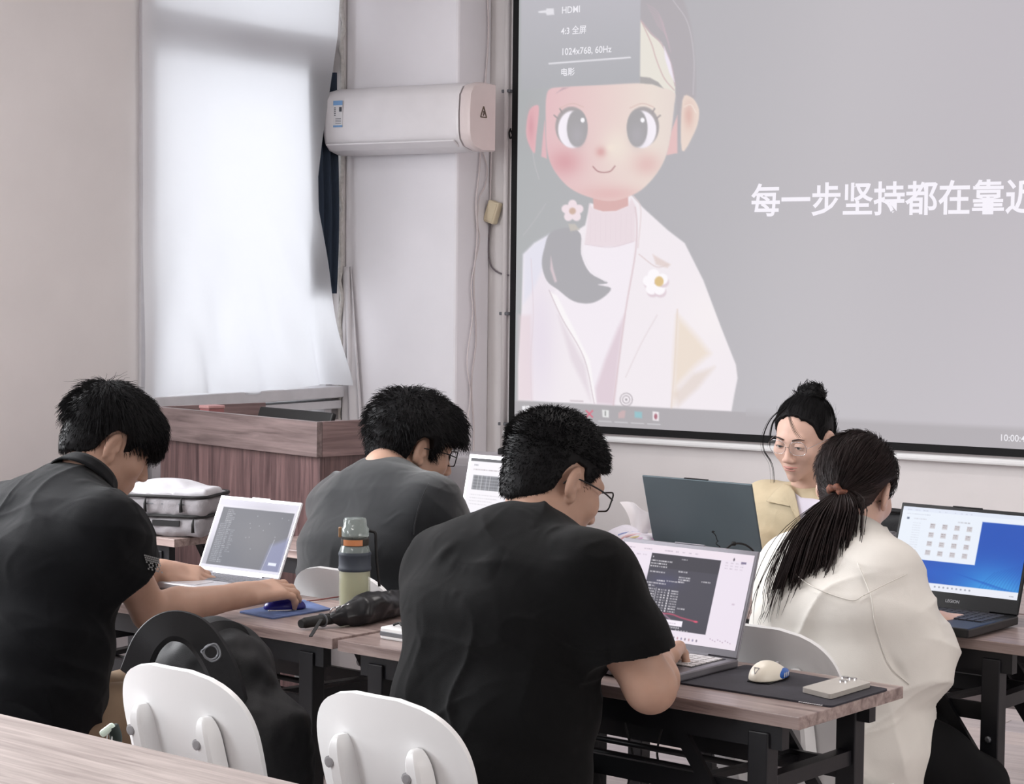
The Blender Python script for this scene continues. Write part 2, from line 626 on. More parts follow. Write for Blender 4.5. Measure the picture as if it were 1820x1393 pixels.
zt, zb = 2.93, 1.085
hem = .012 * np.sin(bu * 9) - .02 * np.clip((.2 - bu) / .2, 0, 1)
bz = zt + (zb + hem - zt) * bv
re = blind_edge(bv)
by = 5.925 + (re - 5.925) * bu
low = np.clip((bv - .55) / .45, 0, 1)
bx = XB + .010 * np.sin(bu * 7 + bv * 1.5) + low * (.016 * np.sin(bu * 23 + bv * 9) + .012 * np.sin(bu * 41 - bv * 21) * bu) \
    + .028 * np.exp(-((bu - .2 - .3 * (bv - .8)) / .05) ** 2) * np.clip((bv - .82) / .18, 0, 1) \
    - .03 * np.exp(-((bu - .86 - .06 * bv) / .05) ** 2) * low + .03 * low * np.clip((bu - .9) / .1, 0, 1)
o = mesh('window_blind', np.stack([bx, by, bz], 1), bf, M_BLIND, smooth=True, label='white cloth blind hanging over the bright window', cat='blind')

# folded white cloth between the window and the pillar, below the air conditioner
nu, nv = 26, 40
cu_, cv_, cf_ = grid(nu, nv)
yy = 7.262 + .008 * np.sin(cu_ * 9) - .012
xx = XW + .02 + (.02 + .10 * cv_) * cu_ + .012 * np.sin(cu_ * 14 + cv_ * 2)
yy = 7.285 - .03 * np.abs(np.sin(cu_ * 7.0)) * (.4 + cv_)
o = mesh('side_curtain', np.stack([xx, yy, 1.62 - .92 * cv_], 1), cf_, mat('grey_white_cloth', srgb(214, 210, 212), .85, var=.04), smooth=True,
         label='narrow white cloth strip hanging between window and pillar', cat='curtain')
o.modifiers.new('thickness', 'SOLIDIFY').thickness = .004

# ------------------------------------------------------------------ air conditioner on the pillar
M_AC = mat('aged_white_plastic', srgb(226, 222, 224), .35, var=.035, scale=7)
M_ACEND = mat('aged_white_plastic_pink_lit', srgb(222, 208, 206), .4, var=.035, scale=7)  # pinker than the front: pinkish light on the end put into its colour
ac = thing('air_conditioner', 'white split air conditioner mounted high on the pillar', 'air conditioner', (-5.535, 7.29, 2.115))
LA = .965 - .20
prof = [(0, 0.0), (-.10, -.004), (-.165, .012), (-.192, .04), (-.20, .075), (-.203, .15), (-.196, .235), (-.17, .272), (-.11, .288), (0, .288)]
prof = [(p[0], p[1]) for p in prof]


def ac_body(x0, x1, inset=0.0):
    n = len(prof)
    cy = sum(p[0] for p in prof) / n
    cz = sum(p[1] for p in prof) / n
    xs = [(x0, .03), (x0 + .006, .008), (x0 + .015, 0), (x1 - .015, 0), (x1 - .006, .006), (x1, .02)]
    v, f = [], []
    for x, k in xs:
        for p in prof:
            v.append((x, p[0] + (cy - p[0]) * k * 2, p[1] + (cz - p[1]) * k * 2))
    for i in range(len(xs) - 1):
        for k in range(n):
            l = (k + 1) % n
            f.append((i * n + k, i * n + l, (i + 1) * n + l, (i + 1) * n + k))
    f += [tuple(range(n - 1, -1, -1)), tuple((len(xs) - 1) * n + k for k in range(n))]
    return v, f


v, f = ac_body(0, .715)
o = mesh('front_panel', v, f, M_AC, ac, smooth=True, angle=50)
v, f = ac_body(.722, .775)
mesh('end_cap', v, f, M_ACEND, ac, smooth=True, angle=50)
MB().box((.36, -.188, .055), (.66, .012, .004)).build('panel_gap', M_GREYM, ac)
MB().bar((.02, -.188, .026), (.70, -.188, .026), .05, .008, up=(0, .6, 1), bev=.003).build('air_flap', M_AC, ac)
st = thing('x', None, None) if False else None
M_LBL_BLUE = mat('label_blue', srgb(120, 160, 205), .5, var=.02)
M_LBL_WHITE = mat('label_white', srgb(214, 212, 214), .5, var=.03)
M_PRINT = mat('dark_print', srgb(70, 72, 80), .6, var=.05)
lb = MB().box((.082, -.2035, .17), (.05, .002, .115)).build('energy_label', M_LBL_WHITE, ac, label='white and blue energy label')
MB().box((.082, -.2048, .218), (.05, .001, .02)).build('label_band', M_LBL_BLUE, lb)
MB().box((.082, -.2048, .117), (.05, .001, .008)).build('label_band', M_LBL_BLUE, lb)
pr = MB()
for k in range(5):
    pr.box((.066, -.2048, .197 - k * .008), (.008, .0006, .004))
for k in range(4):
    pr.box((.084, -.2048, .15 - k * .007), (.03, .0006, .002))
pr.box((.096, -.2048, .19), (.014, .0006, .02))
pr.build('label_print', M_PRINT, lb)
# warning triangle on the end cap
tri = MB()
P3 = [np.array((.7765, -.098 + .026 * math.sin(a), .155 + .03 * math.cos(a))) for a in (0, 2.0944, 4.18879)]
for k in range(3):
    tri.bar(P3[k], P3[(k + 1) % 3], .004, .003, up=(1, 0, 0))
tri.bar((.7765, -.098, .166), (.7765, -.094, .155), .004, .003, up=(1, 0, 0)).bar((.7765, -.094, .156), (.7765, -.1, .147), .004, .003, up=(1, 0, 0))
tri.build('warning_triangle', mat('warning_print', srgb(92, 78, 62), .6, var=.05), ac)

# ------------------------------------------------------------------ cables and boxes beside the screen
M_CABLE = mat('pale_cable', srgb(222, 212, 212), .5, var=.05)
M_CABLE_D = mat('grey_cable', srgb(120, 112, 116), .5, var=.05)
M_CREAM = mat('cream_plastic', srgb(214, 200, 172), .45, var=.04)


def wall_cable(pix, plane, name, label, r, m, group=None):
    pts = [PX(u, v, XC + .012) if plane == 'x' else PY(u, v, YF - .012) for u, v in pix]
    return MB().tube(spline(pts, 8), r, 6).build(name, m, smooth=True, label=label, cat='cable', group=group)


wall_cable([(866, -20), (868, 60), (862, 150), (856, 230), (852, 300), (846, 360), (848, 420), (842, 500), (846, 600), (838, 680), (842, 770), (838, 850)], 'x', 'cable',
           'pale cable running down the side of the pillar', .004, M_CABLE)
wall_cable([(858, 270), (866, 300), (862, 330), (852, 352), (849, 395), (852, 430), (838, 500), (840, 560), (830, 640), (836, 700), (828, 780), (832, 850)], 'x', 'cable',
           'thin pale cable sagging beside the pillar edge', .003, M_CABLE)
wall_cable([(874, 250), (872, 320), (871, 360)], 'y', 'cable', 'short pale cable holding up the cream junction box', .004, M_CABLE)
wall_cable([(872, 395), (868, 440), (872, 470), (885, 484), (904, 489)], 'y', 'cable', 'grey cable curving from the pillar to the screen', .004, M_CABLE_D)
jb = thing('junction_box', 'cream plastic adapter box hanging tilted on cables beside the screen', 'box', PY(876, 377, YF - .03))
Mj = np.array([[math.cos(-.33), 0, -math.sin(-.33)], [0, 1, 0], [math.sin(-.33), 0, math.cos(-.33)]])
Mj = np.array([[math.cos(.33), 0, math.sin(.33)], [0, 1, 0], [-math.sin(.33), 0, math.cos(.33)]]) @ np.eye(3)
MB().box((0, 0, 0), (.058, .04, .098), Mj, bev=.006).build('case', M_CREAM, jb)
MB().box(Mj @ np.array((0, -.021, 0)), (.044, .004, .084), Mj, bev=.002).build('cover', M_CREAM, jb)
pp = thing('conduit_pipe', 'thin pinkish conduit running down the wall beside the screen', 'pipe', (PY(895, 600, YF - .02)[0], YF - .018, 0))
MB().tube([(0, 0, .75), (0, 0, 3.15)], .011, 10).build('tube', M_WALL, pp, smooth=True)
for z in (1.42, .93, 2.4):
    MB().box((0, .004, z), (.045, .024, .014), bev=.003).build('clip', M_GREYM, pp)
MB().tube(spline([PY(u, v, YF - .02) for u, v in ((908, 228), (905, 236), (907, 246), (911, 240), (908, 232))], 6), .004, 6).build(
    'cable_loop', M_RUBBER, smooth=True, label='small loop of black cable at the edge of the screen', cat='cable')
# grey cabinet behind the far laptop
gc = thing('metal_cabinet', 'low grey metal cabinet at the wall behind the far laptop', 'cabinet', cl(-.10, 7.72), YAW)
MB().box((0, 0, .45), (.30, .25, .9), bev=.006).build('body', mat('grey_cabinet_paint', srgb(172, 168, 172), .5, var=.05), gc)
MB().box((0, -.128, .47), (.27, .006, .8), bev=.003).build('door', mat('grey_cabinet_door', srgb(160, 157, 161), .5, var=.05), gc)
MB().lathe([(.012, 0), (.012, .02), (.006, .024)], (.06, 0, .9), 12).build('knob', M_RUBBER, gc)

# ------------------------------------------------------------------ projection screen with the projected desktop
YS = 7.503
SX0, SX1, SZ0, SZ1 = -4.817, -1.75, .915, 3.02
BW = .034
ps = thing('projection_screen', 'large black bordered projection screen showing a computer desktop', 'projection screen', (SX0, YS, SZ0))


def sl(p):
    return np.asarray(p, float) - np.array((SX0, YS, SZ0))


SWd, SHt = SX1 - SX0, SZ1 - SZ0
MB().box((BW / 2, .004, SHt / 2), (BW, .004, SHt)).box((SWd - BW / 2, .004, SHt / 2), (BW, .004, SHt)).box((SWd / 2, .004, BW / 2), (SWd - 2 * BW, .004, BW)).box(
    (SWd / 2, .004, SHt - BW / 2), (SWd - 2 * BW, .004, BW)).build('black_border', M_BLACK, ps)
MB().bar((-.03, .008, -.022), (SWd + .03, .008, -.022), .03, .026, bev=.009).build('bottom_bar', M_WHITE, ps, label='white weight bar under the screen')
MB().box((SWd / 2, .0, SHt + .05), (SWd + .2, .09, .09), bev=.02).build('roller_case', M_WHITE, ps)


# --- painting the picture: vertex colours hold projected light plus room light washing the screen
def seg_d(px, py, a, b):
    dx, dy = b[0] - a[0], b[1] - a[1]
    t = np.clip(((px - a[0]) * dx + (py - a[1]) * dy) / (dx * dx + dy * dy + 1e-9), 0, 1)
    return np.hypot(px - a[0] - t * dx, py - a[1] - t * dy)


class Paint:
    def __init__(s, x, y, base):
        s.x, s.y = x, y
        s.c = np.empty((len(x), 3))
        s.c[:] = base

    def put(s, m, col):
        col = np.asarray(col, float)
        s.c = s.c * (1 - m[:, None]) + col * m[:, None]

    def poly(s, pts, col, soft=1.2, op=1.0, smooth=0):
        p = np.asarray(pts, float)
        if smooth:
            q = np.vstack([p[-1], p, p[0], p[1]])
            out = []
            for i in range(1, len(q) - 2):
                for k in range(smooth):
                    t = k / smooth
                    out.append(.5 * (2 * q[i] + (-q[i - 1] + q[i + 1]) * t + (2 * q[i - 1] - 5 * q[i] + 4 * q[i + 1] - q[i + 2]) * t * t + (
                            -q[i - 1] + 3 * q[i] - 3 * q[i + 1] + q[i + 2]) * t ** 3))
            p = np.array(out)
        lo, hi = p.min(0) - 3 * soft - 2, p.max(0) + 3 * soft + 2
        ix = np.nonzero((s.x > lo[0]) & (s.x < hi[0]) & (s.y > lo[1]) & (s.y < hi[1]))[0]
        x, y = s.x[ix], s.y[ix]
        d = np.full(len(ix), 1e9)
        ins = np.zeros(len(ix), bool)
        for i in range(len(p)):
            a, b = p[i - 1], p[i]
            d = np.minimum(d, seg_d(x, y, a, b))
            c = (a[1] > y) != (b[1] > y)
            ins ^= c & (x < (b[0] - a[0]) * (y - a[1]) / (b[1] - a[1] + 1e-12) + a[0])
        sd = np.where(ins, -d, d)
        m = np.zeros(len(s.x))
        m[ix] = np.clip(.5 - sd / (2 * soft), 0, 1) * op
        if callable(col):
            col = col(s.x, s.y)
        s.put(m, col)
        return m

    def ell(s, cx, cy, rx, ry, col, soft=1.2, op=1.0, rot=0.0):
        c, n = math.cos(rot), math.sin(rot)
        dx, dy = s.x - cx, s.y - cy
        a, b = (dx * c + dy * n) / rx, (-dx * n + dy * c) / ry
        r = np.hypot(a, b)
        sd = (r - 1) * min(rx, ry)
        m = np.clip(.5 - sd / (2 * soft), 0, 1) * op
        s.put(m, col)
        return m

    def glow(s, cx, cy, rx, ry, col, op=1.0, mask=None):
        m = np.exp(-((s.x - cx) / rx) ** 2 - ((s.y - cy) / ry) ** 2) * op
        if mask is not None:
            m = m * mask
        s.put(m, col)

    def line(s, pts, w, col, op=1.0, n=6, soft=.9):
        p = np.asarray(pts, float)
        if n > 1 and len(p) > 2:
            p = spline(p, n)
        d = np.full(len(s.x), 1e9)
        for i in range(len(p) - 1):
            d = np.minimum(d, seg_d(s.x, s.y, p[i], p[i + 1]))
        s.put(np.clip(.5 - (d - w / 2) / (2 * soft), 0, 1) * op, col)


def desktop(x, y):
    bgc = np.stack([np.interp(x, [920, 1150, 1500, 1820], a) for a in ([174, 180, 189, 190], [176, 178, 185, 185], [178, 183, 190, 191])], 1)
    bgc += (np.clip((y - 380) / 400, 0, 1) * 5 * np.clip((x - 1200) / 200, 0, 1))[:, None] + (np.sin(x * .013 + y * .004) * 1.0)[:, None]
    P = Paint(x, y, (0, 0, 0))
    P.c = bgc
    # hair, faint and washed out
    P.poly([(1137, -60), (1180, -60), (1215, 0), (1232, 70), (1236, 172), (1212, 180), (1205, 270), (1199, 150), (1176, 76), (1138, 39)], (176, 170, 175), 3, .8, 4)
    for k in range(7):
        P.line([(1150 + 3 * k, 8 + 6 * k), (1168 + 2.5 * k, 20 + 7 * k), (1180 + 2 * k, 44 + 8 * k)], 2.2, (196, 178, 186), .45)
    P.line([(1196, 0), (1222, 40), (1233, 100), (1232, 168)], 1.6, (205, 200, 206), .7)
    P.line([(946, 260), (950, 290), (958, 318)], 1.5, (198, 194, 198), .6)
    P.line([(930, 418), (950, 392), (970, 362)], 1.2, (198, 194, 198), .6)
    # coat
    coat = P.poly([(930, 452), (950, 432), (978, 416), (1010, 420), (1040, 400), (1049, 361), (1100, 372), (1120, 344), (1144, 370), (1187, 409), (1217, 432), (1250, 498), (1280, 578), (1308, 648),
                   (1311, 672), (1305, 702), (1300, 731), (1194, 726), (1060, 719), (921, 711), (921, 650), (927, 551)], (240, 233, 238), 1.5)
    P.glow(1265, 560, 60, 60, (246, 240, 240), .5, coat)
    P.glow(960, 600, 30, 120, (226, 216, 230), .7, coat)
    P.poly([(930, 452), (950, 432), (978, 416), (968, 470), (945, 520), (930, 540)], (222, 222, 236), 4, .7)
    P.poly([(922, 560), (944, 560), (946, 712), (920, 712)], (226, 206, 212), 4, .55)
    # sweater and neck
    P.poly([(1040, 434), (1060, 438), (1128, 429), (1126, 452), (1111, 551), (1098, 640), (1092, 720), (1058, 717), (1040, 640), (1000, 568), (985, 520), (1010, 480), (1032, 452)],
           (241, 234, 241), 2)
    P.poly([(1110, 560), (1098, 584), (1075, 640), (1058, 690), (1059, 717), (1091, 720), (1098, 650)], (220, 202, 212), 4, .9)
    P.poly([(1054, 352), (1116, 342), (1117, 366), (1095, 375), (1072, 376), (1055, 371)], (216, 176, 174), 1.5)
    P.poly([(1047, 362), (1056, 372), (1072, 377), (1095, 376), (1117, 366), (1122, 352), (1129, 364), (1129, 428), (1100, 437), (1070, 438), (1039, 433), (1043, 403)], (232, 218, 224), 1.5)
    for k in range(9):
        P.line([(1050 + 9 * k, 380), (1049 + 9 * k, 430)], 1, (222, 206, 214), .35, 1)
    P.line([(1040, 434), (1085, 439), (1126, 429)], 2, (222, 206, 214), .8)
    # lapels and folds
    P.poly([(976, 518), (999, 568), (1039, 637), (1054, 716), (1060, 717), (1048, 640), (1015, 575), (990, 525)], (248, 244, 246), 2)
    P.line([(976, 516), (999, 566), (1038, 636), (1056, 716)], 2, (206, 192, 200), .8)
    P.poly([(992, 560), (1040, 650), (1050, 712), (1040, 690), (1015, 640)], (214, 200, 210), 4, .5)
    P.line([(1129, 368), (1132, 400), (1129, 452), (1112, 551), (1100, 640), (1090, 720)], 3, (218, 198, 204), .8)
    P.line([(1126, 348), (1139, 372), (1134, 440)], 2, (224, 208, 210), .8)
    P.line([(1136, 452), (1166, 474), (1188, 470)], 2, (214, 196, 196), .7)
    P.poly([(1160, 452), (1192, 470), (1186, 476), (1166, 470)], (222, 204, 200), 2, .8)
    P.line([(1168, 560), (1140, 610), (1112, 670)], 2, (222, 210, 214), .7)
    P.line([(1204, 550), (1199, 650), (1193, 726)], 3, (226, 212, 206), .8)
    P.poly([(1204, 560), (1240, 600), (1262, 628), (1236, 650), (1204, 684), (1197, 720), (1198, 640)], (232, 216, 198), 7, .75)
    P.poly([(1198, 700), (1232, 664), (1270, 652), (1240, 690), (1205, 722)], (214, 196, 180), 5, .45)
    P.line([(944, 460), (948, 560), (943, 640), (945, 712)], 2, (222, 208, 216), .6)
    # ponytail crescent
    P.poly([(978, 414), (1009, 404), (1032, 416), (1033, 452), (1049, 485), (1080, 502), (1063, 506), (1086, 512), (1073, 528), (1049, 539), (1019, 535), (992, 515), (972, 499), (963, 469),
            (968, 439)], (172, 170, 175), 1.2, 1, 4)
    P.poly([(979, 455), (984, 480), (990, 500), (986, 502), (978, 478)], (212, 196, 202), 1.5)
    P.line([(1036, 425), (1036, 452), (1052, 482), (1076, 500)], 2, (236, 230, 236), .9)
    # flower with five petals
    for k in range(5):
        a = -1.57 + k * 1.2566
        P.ell(1017.5 + 11 * math.cos(a), 375 + 11 * math.sin(a), 9, 8, (238, 222, 228), 1.2, 1, a)
    P.ell(1017.5, 375, 6, 6, (206, 178, 164), 1.5)
    P.poly([(1010, 398), (1022, 398), (1030, 408), (1014, 411)], (196, 190, 184), 1.5)
    for k, r_ in ((-1.9, 15), (-3.0, 15), (2.2, 17), (1.1, 16), (-.6, 10)):
        P.ell(1168 + 13 * math.cos(k), 503 + r_ * math.sin(k) * .9 + 3, 10.5, 10, (222, 206, 214), 1.5)
        P.ell(1166 + 13 * math.cos(k), 501 + r_ * math.sin(k) * .9, 10.5, 10, (250, 246, 250), 1.2)
    P.ell(1171.5, 500, 8, 9, (220, 192, 140), 1.3)
    # ears and side locks
    for pts, col in (([(952, 187), (940, 198), (935, 232), (939, 254), (950, 272), (953, 244), (958, 194)], (224, 178, 184)),
                     ([(968, 215), (972, 282), (962, 278), (965, 240)], (222, 182, 188)),
                     ([(1204, 205), (1204, 272), (1184, 276), (1193, 234)], (226, 190, 190)),
                     ([(1213, 178), (1229, 173), (1241, 190), (1242, 210), (1234, 236), (1212, 268)], (232, 214, 204))):
        P.poly(pts, col, 1.3, 1, 4 if len(pts) > 5 else 0)
    P.glow(1224, 205, 9, 22, (216, 176, 168), .8)
    P.line([(1216, 190), (1228, 186), (1237, 200)], 2, (240, 226, 218), .7)
    P.glow(944, 225, 6, 24, (206, 150, 160), .6)
    # forehead wedge beside the menu, fringe
    P.poly([(1138, 36), (1156, 60), (1176, 76), (1190, 110), (1200, 150), (1200, 170), (1137, 160)], (230, 225, 216), 1.3)
    P.line([(1139, 36), (1158, 60), (1176, 78), (1192, 112), (1200, 152)], 3, (196, 176, 182), .8)
    P.line([(1141, 40), (1158, 78), (1166, 104), (1180, 138), (1198, 160)], 2.2, (206, 180, 180), .8)
    P.poly([(1180, 82), (1192, 112), (1199, 146), (1190, 130), (1182, 104)], (238, 230, 242), 1.5)

    # face
    def skin(x, y):
        t = np.clip((x - 975) / 190, 0, 1)[:, None]
        a, b = np.array((226, 190, 194)), np.array((233, 221, 212))
        c = a * (1 - t) + b * t
        d = np.clip((x - 1150) / 50, 0, 1)[:, None]
        return c * (1 - d) + np.array((228, 214, 208)) * d

    face = P.poly([(971, 172), (980, 157), (1010, 154), (1071, 151), (1144, 148), (1175, 155), (1199, 165), (1198, 190), (1193, 234), (1184, 276), (1168, 307), (1144, 334), (1118, 349), (1085, 357),
                   (1050, 351), (1019, 338), (998, 320), (980, 293), (972, 262), (970, 215)], skin, 1.3, 1, 5)
    P.glow(1004, 288, 28, 24, (214, 160, 166), .85, face)
    P.glow(1150, 292, 26, 22, (222, 184, 182), .8, face)
    P.glow(1085, 345, 60, 16, (222, 178, 178), .7, face)
    P.glow(1095, 262, 24, 30, (238, 228, 216), .7, face)
    P.glow(1068, 270, 9, 9, (212, 160, 160), .8, face)
    P.glow(1085, 262, 7, 6, (240, 226, 214), .8, face)
    P.poly([(1137, 136), (1155, 138), (1170, 146), (1179, 157), (1160, 150), (1137, 148)], (172, 168, 168), 1.3)
    P.poly([(988, 166), (1000, 156), (1012, 155), (1000, 160)], (196, 170, 178), 1.2)
    # eyes
    for cx, ix, sgn in ((1017, 1026, -1), (1141.5, 1132.5, 1)):
        P.ell(cx + sgn * 1.5, 225, 28.5, 35.5, (168, 162, 164), 1.3, .95)
        P.ell(cx - sgn * 0.5, 230, 25.5, 33, (244, 238, 246), 1.3)
        P.ell(ix, 228, 18.5, 33.5, (167, 164, 167), 1.2)
        P.glow(ix, 240, 12, 18, (176, 172, 178), .8)
        P.ell(ix + 9.5, 213.5, 3.6, 4.2, (250, 248, 252), .9)
        P.line([(cx + sgn * 18, 200), (cx + sgn * 22, 193)], 2.6, (164, 156, 158), 1, 1)
        P.line([(cx + sgn * 26, 210), (cx + sgn * 32, 205)], 2.6, (164, 156, 158), 1, 1)
        P.line([(cx - 22, 192), (cx, 184), (cx + 20, 190)], 2, (214, 186, 180), .7)
    P.line([(1054, 296), (1062, 304), (1073, 306.5), (1085, 304), (1093, 295)], 2.2, (176, 136, 138), .95)
    # menu panel of the projector
    P.poly([(926, -60), (1139, -60), (1137, 145), (1080, 149), (1010, 153), (926, 160)], lambda x, y: np.stack(
        [np.interp(y, [0, 150], [188, 176]), np.interp(y, [0, 150], [186, 176]), np.interp(y, [0, 150], [193, 181])], 1), 1.6, .95)
    P.line([(976, 113), (1120, 102)], 2.4, (234, 232, 238), 1, 1)
    P.poly([(957, 20), (970, 18), (972, 15), (984, 15), (985, 26), (972, 27), (970, 23), (957, 23)], (228, 226, 232), 1)
    # taskbar
    P.poly([(900, 712), (1060, 719), (1300, 731), (1900, 764), (4000, 880), (4000, 1100), (1900, 840), (900, 800)], (172, 167, 171), 1.3, .75)
    for a in (0, 1):
        for b in (0, 1):
            P.poly([(928 + 7 * a, 721.5 + 8 * b), (934 + 7 * a, 721 + 8 * b), (934 + 7 * a, 728 + 8 * b), (928 + 7 * a, 728 + 8 * b)], (238, 236, 240), .7)
    th = np.linspace(0, 6.283, 14)
    P.line(np.stack([961 + 5 * np.cos(th), 727 + 5.5 * np.sin(th)], 1), 1.8, (236, 232, 238), 1, 1)
    P.line([(957.5, 731), (954.5, 735)], 1.8, (236, 232, 238), 1, 1)
    P.line([(1042, 730), (1053, 741)], 2.6, (216, 110, 130), 1, 1)
    P.line([(1053, 730), (1042, 741)], 2.6, (216, 110, 130), 1, 1)
    P.poly([(1070, 728), (1082, 729), (1082, 742), (1071, 741)], (226, 226, 226), 1)
    P.line([(1076, 731), (1076, 738)], 1.8, (130, 130, 130), 1, 1)
    P.poly([(1099, 734), (1106, 729), (1112, 730), (1110, 743), (1099, 743)], (200, 176, 178), 1.4)
    P.poly([(1128, 731), (1141, 732), (1141, 743), (1128, 742)], (150, 192, 200), 1.6)
    P.poly([(1160, 731), (1171, 732), (1171, 748), (1160, 747)], (236, 230, 234), 1)
    P.ell(1165.5, 740, 3, 5, (170, 110, 124), 1)
    for k in range(4):
        P.line([(1064 + 29 * k, 748 + 1.7 * k), (1086 + 29 * k, 749.2 + 1.7 * k)], 1.8, (206, 204, 208), .9, 1)
    P.line([(1014, 712), (1036, 713)], 1.8, (190, 176, 182), .9, 1)
    # coat button
    for r_ in (11, 6.5):
        P.line(np.stack([1113 + r_ * np.cos(th), 710 + r_ * 1.05 * np.sin(th)], 1), 1.8, (176, 168, 174), .9, 1)
    P.ell(1113, 710, 2, 2, (160, 154, 160), 1)
    return P.c


M_PROJ = screen_mat('projected_and_room_light', 1.0, .8, .03)
ix0, ix1, iz0, iz1 = SX0 + BW - .003, SX1 - BW, SZ0 + BW - .003, SZ1 - BW
for nm, x0, x1, nu, nv in (('projected_image', ix0, -3.66, 270, 480), ('projected_image', -3.66, ix1, 80, 90)):
    gu, gv, gf = grid(nu, nv)
    pw = np.stack([x0 + (x1 - x0) * gu, np.full_like(gu, YS + .0015), iz1 + (iz0 - iz1) * gv], 1)
    d_ = pw - CAMP
    zz = d_ @ CF
    uu, vv = 910 + FPX * (d_ @ CR) / zz, 696.5 + FPX * (d_ @ CD) / zz
    o = mesh(nm, sl(pw), gf, M_PROJ, ps, label='projected desktop with a cartoon girl in a white coat' if nu == 270 else None)
    picture(o, desktop(uu, vv))

M_LIT = mat('projected_white_lettering', (.02, .02, .02), .8, emis=lin((244, 240, 248)), emis_s=1 / 2 ** EXPOSURE, var=.01)
M_LIT2 = mat('projected_menu_lettering', (.02, .02, .02), .8, emis=lin((236, 234, 240)), emis_s=1 / 2 ** EXPOSURE, var=.01)
MT = np.array([[1, 0, 0], [0, 0, -1], [0, 1, 0]]).T
MT = np.stack([(1, 0, 0), (0, 0, 1), (0, -1, 0)], 1)


def wtext(body, u, v, hpx, m, bold=.0, sx=1.0):
    p = PY(u, v, YS - .001)
    p2 = PY(u, v - hpx, YS - .001)
    return text(body, float(p2[2] - p[2]), m, MT, sl(p), 'lettering', ps, bold=bold, sx=sx)


wtext('HDMI', 998, 24, 17, M_LIT2, .012, .92)
wtext('4:3 全屏', 997, 61, 16, M_LIT2, .012, .95)
wtext('1024x768, 60Hz', 997, 98, 17, M_LIT2, .012, .92)
wtext('电影', 996, 134, 15, M_LIT2, .012)
_a, _b = PY(1334, 381, YS - .001), PY(1820, 377, YS - .001)
wtext('每一步坚持都在靠近', 1334, 379, 61, M_LIT, .018, .955)
wtext('10:00:4', 1776, 783, 17, M_LIT2, .004, .95)

# ------------------------------------------------------------------ smooth solid modelling on a grid (bodies, cloth, bags)
def nrm(v):
    v = np.asarray(v, float)
    return v / (np.linalg.norm(v) + 1e-12)


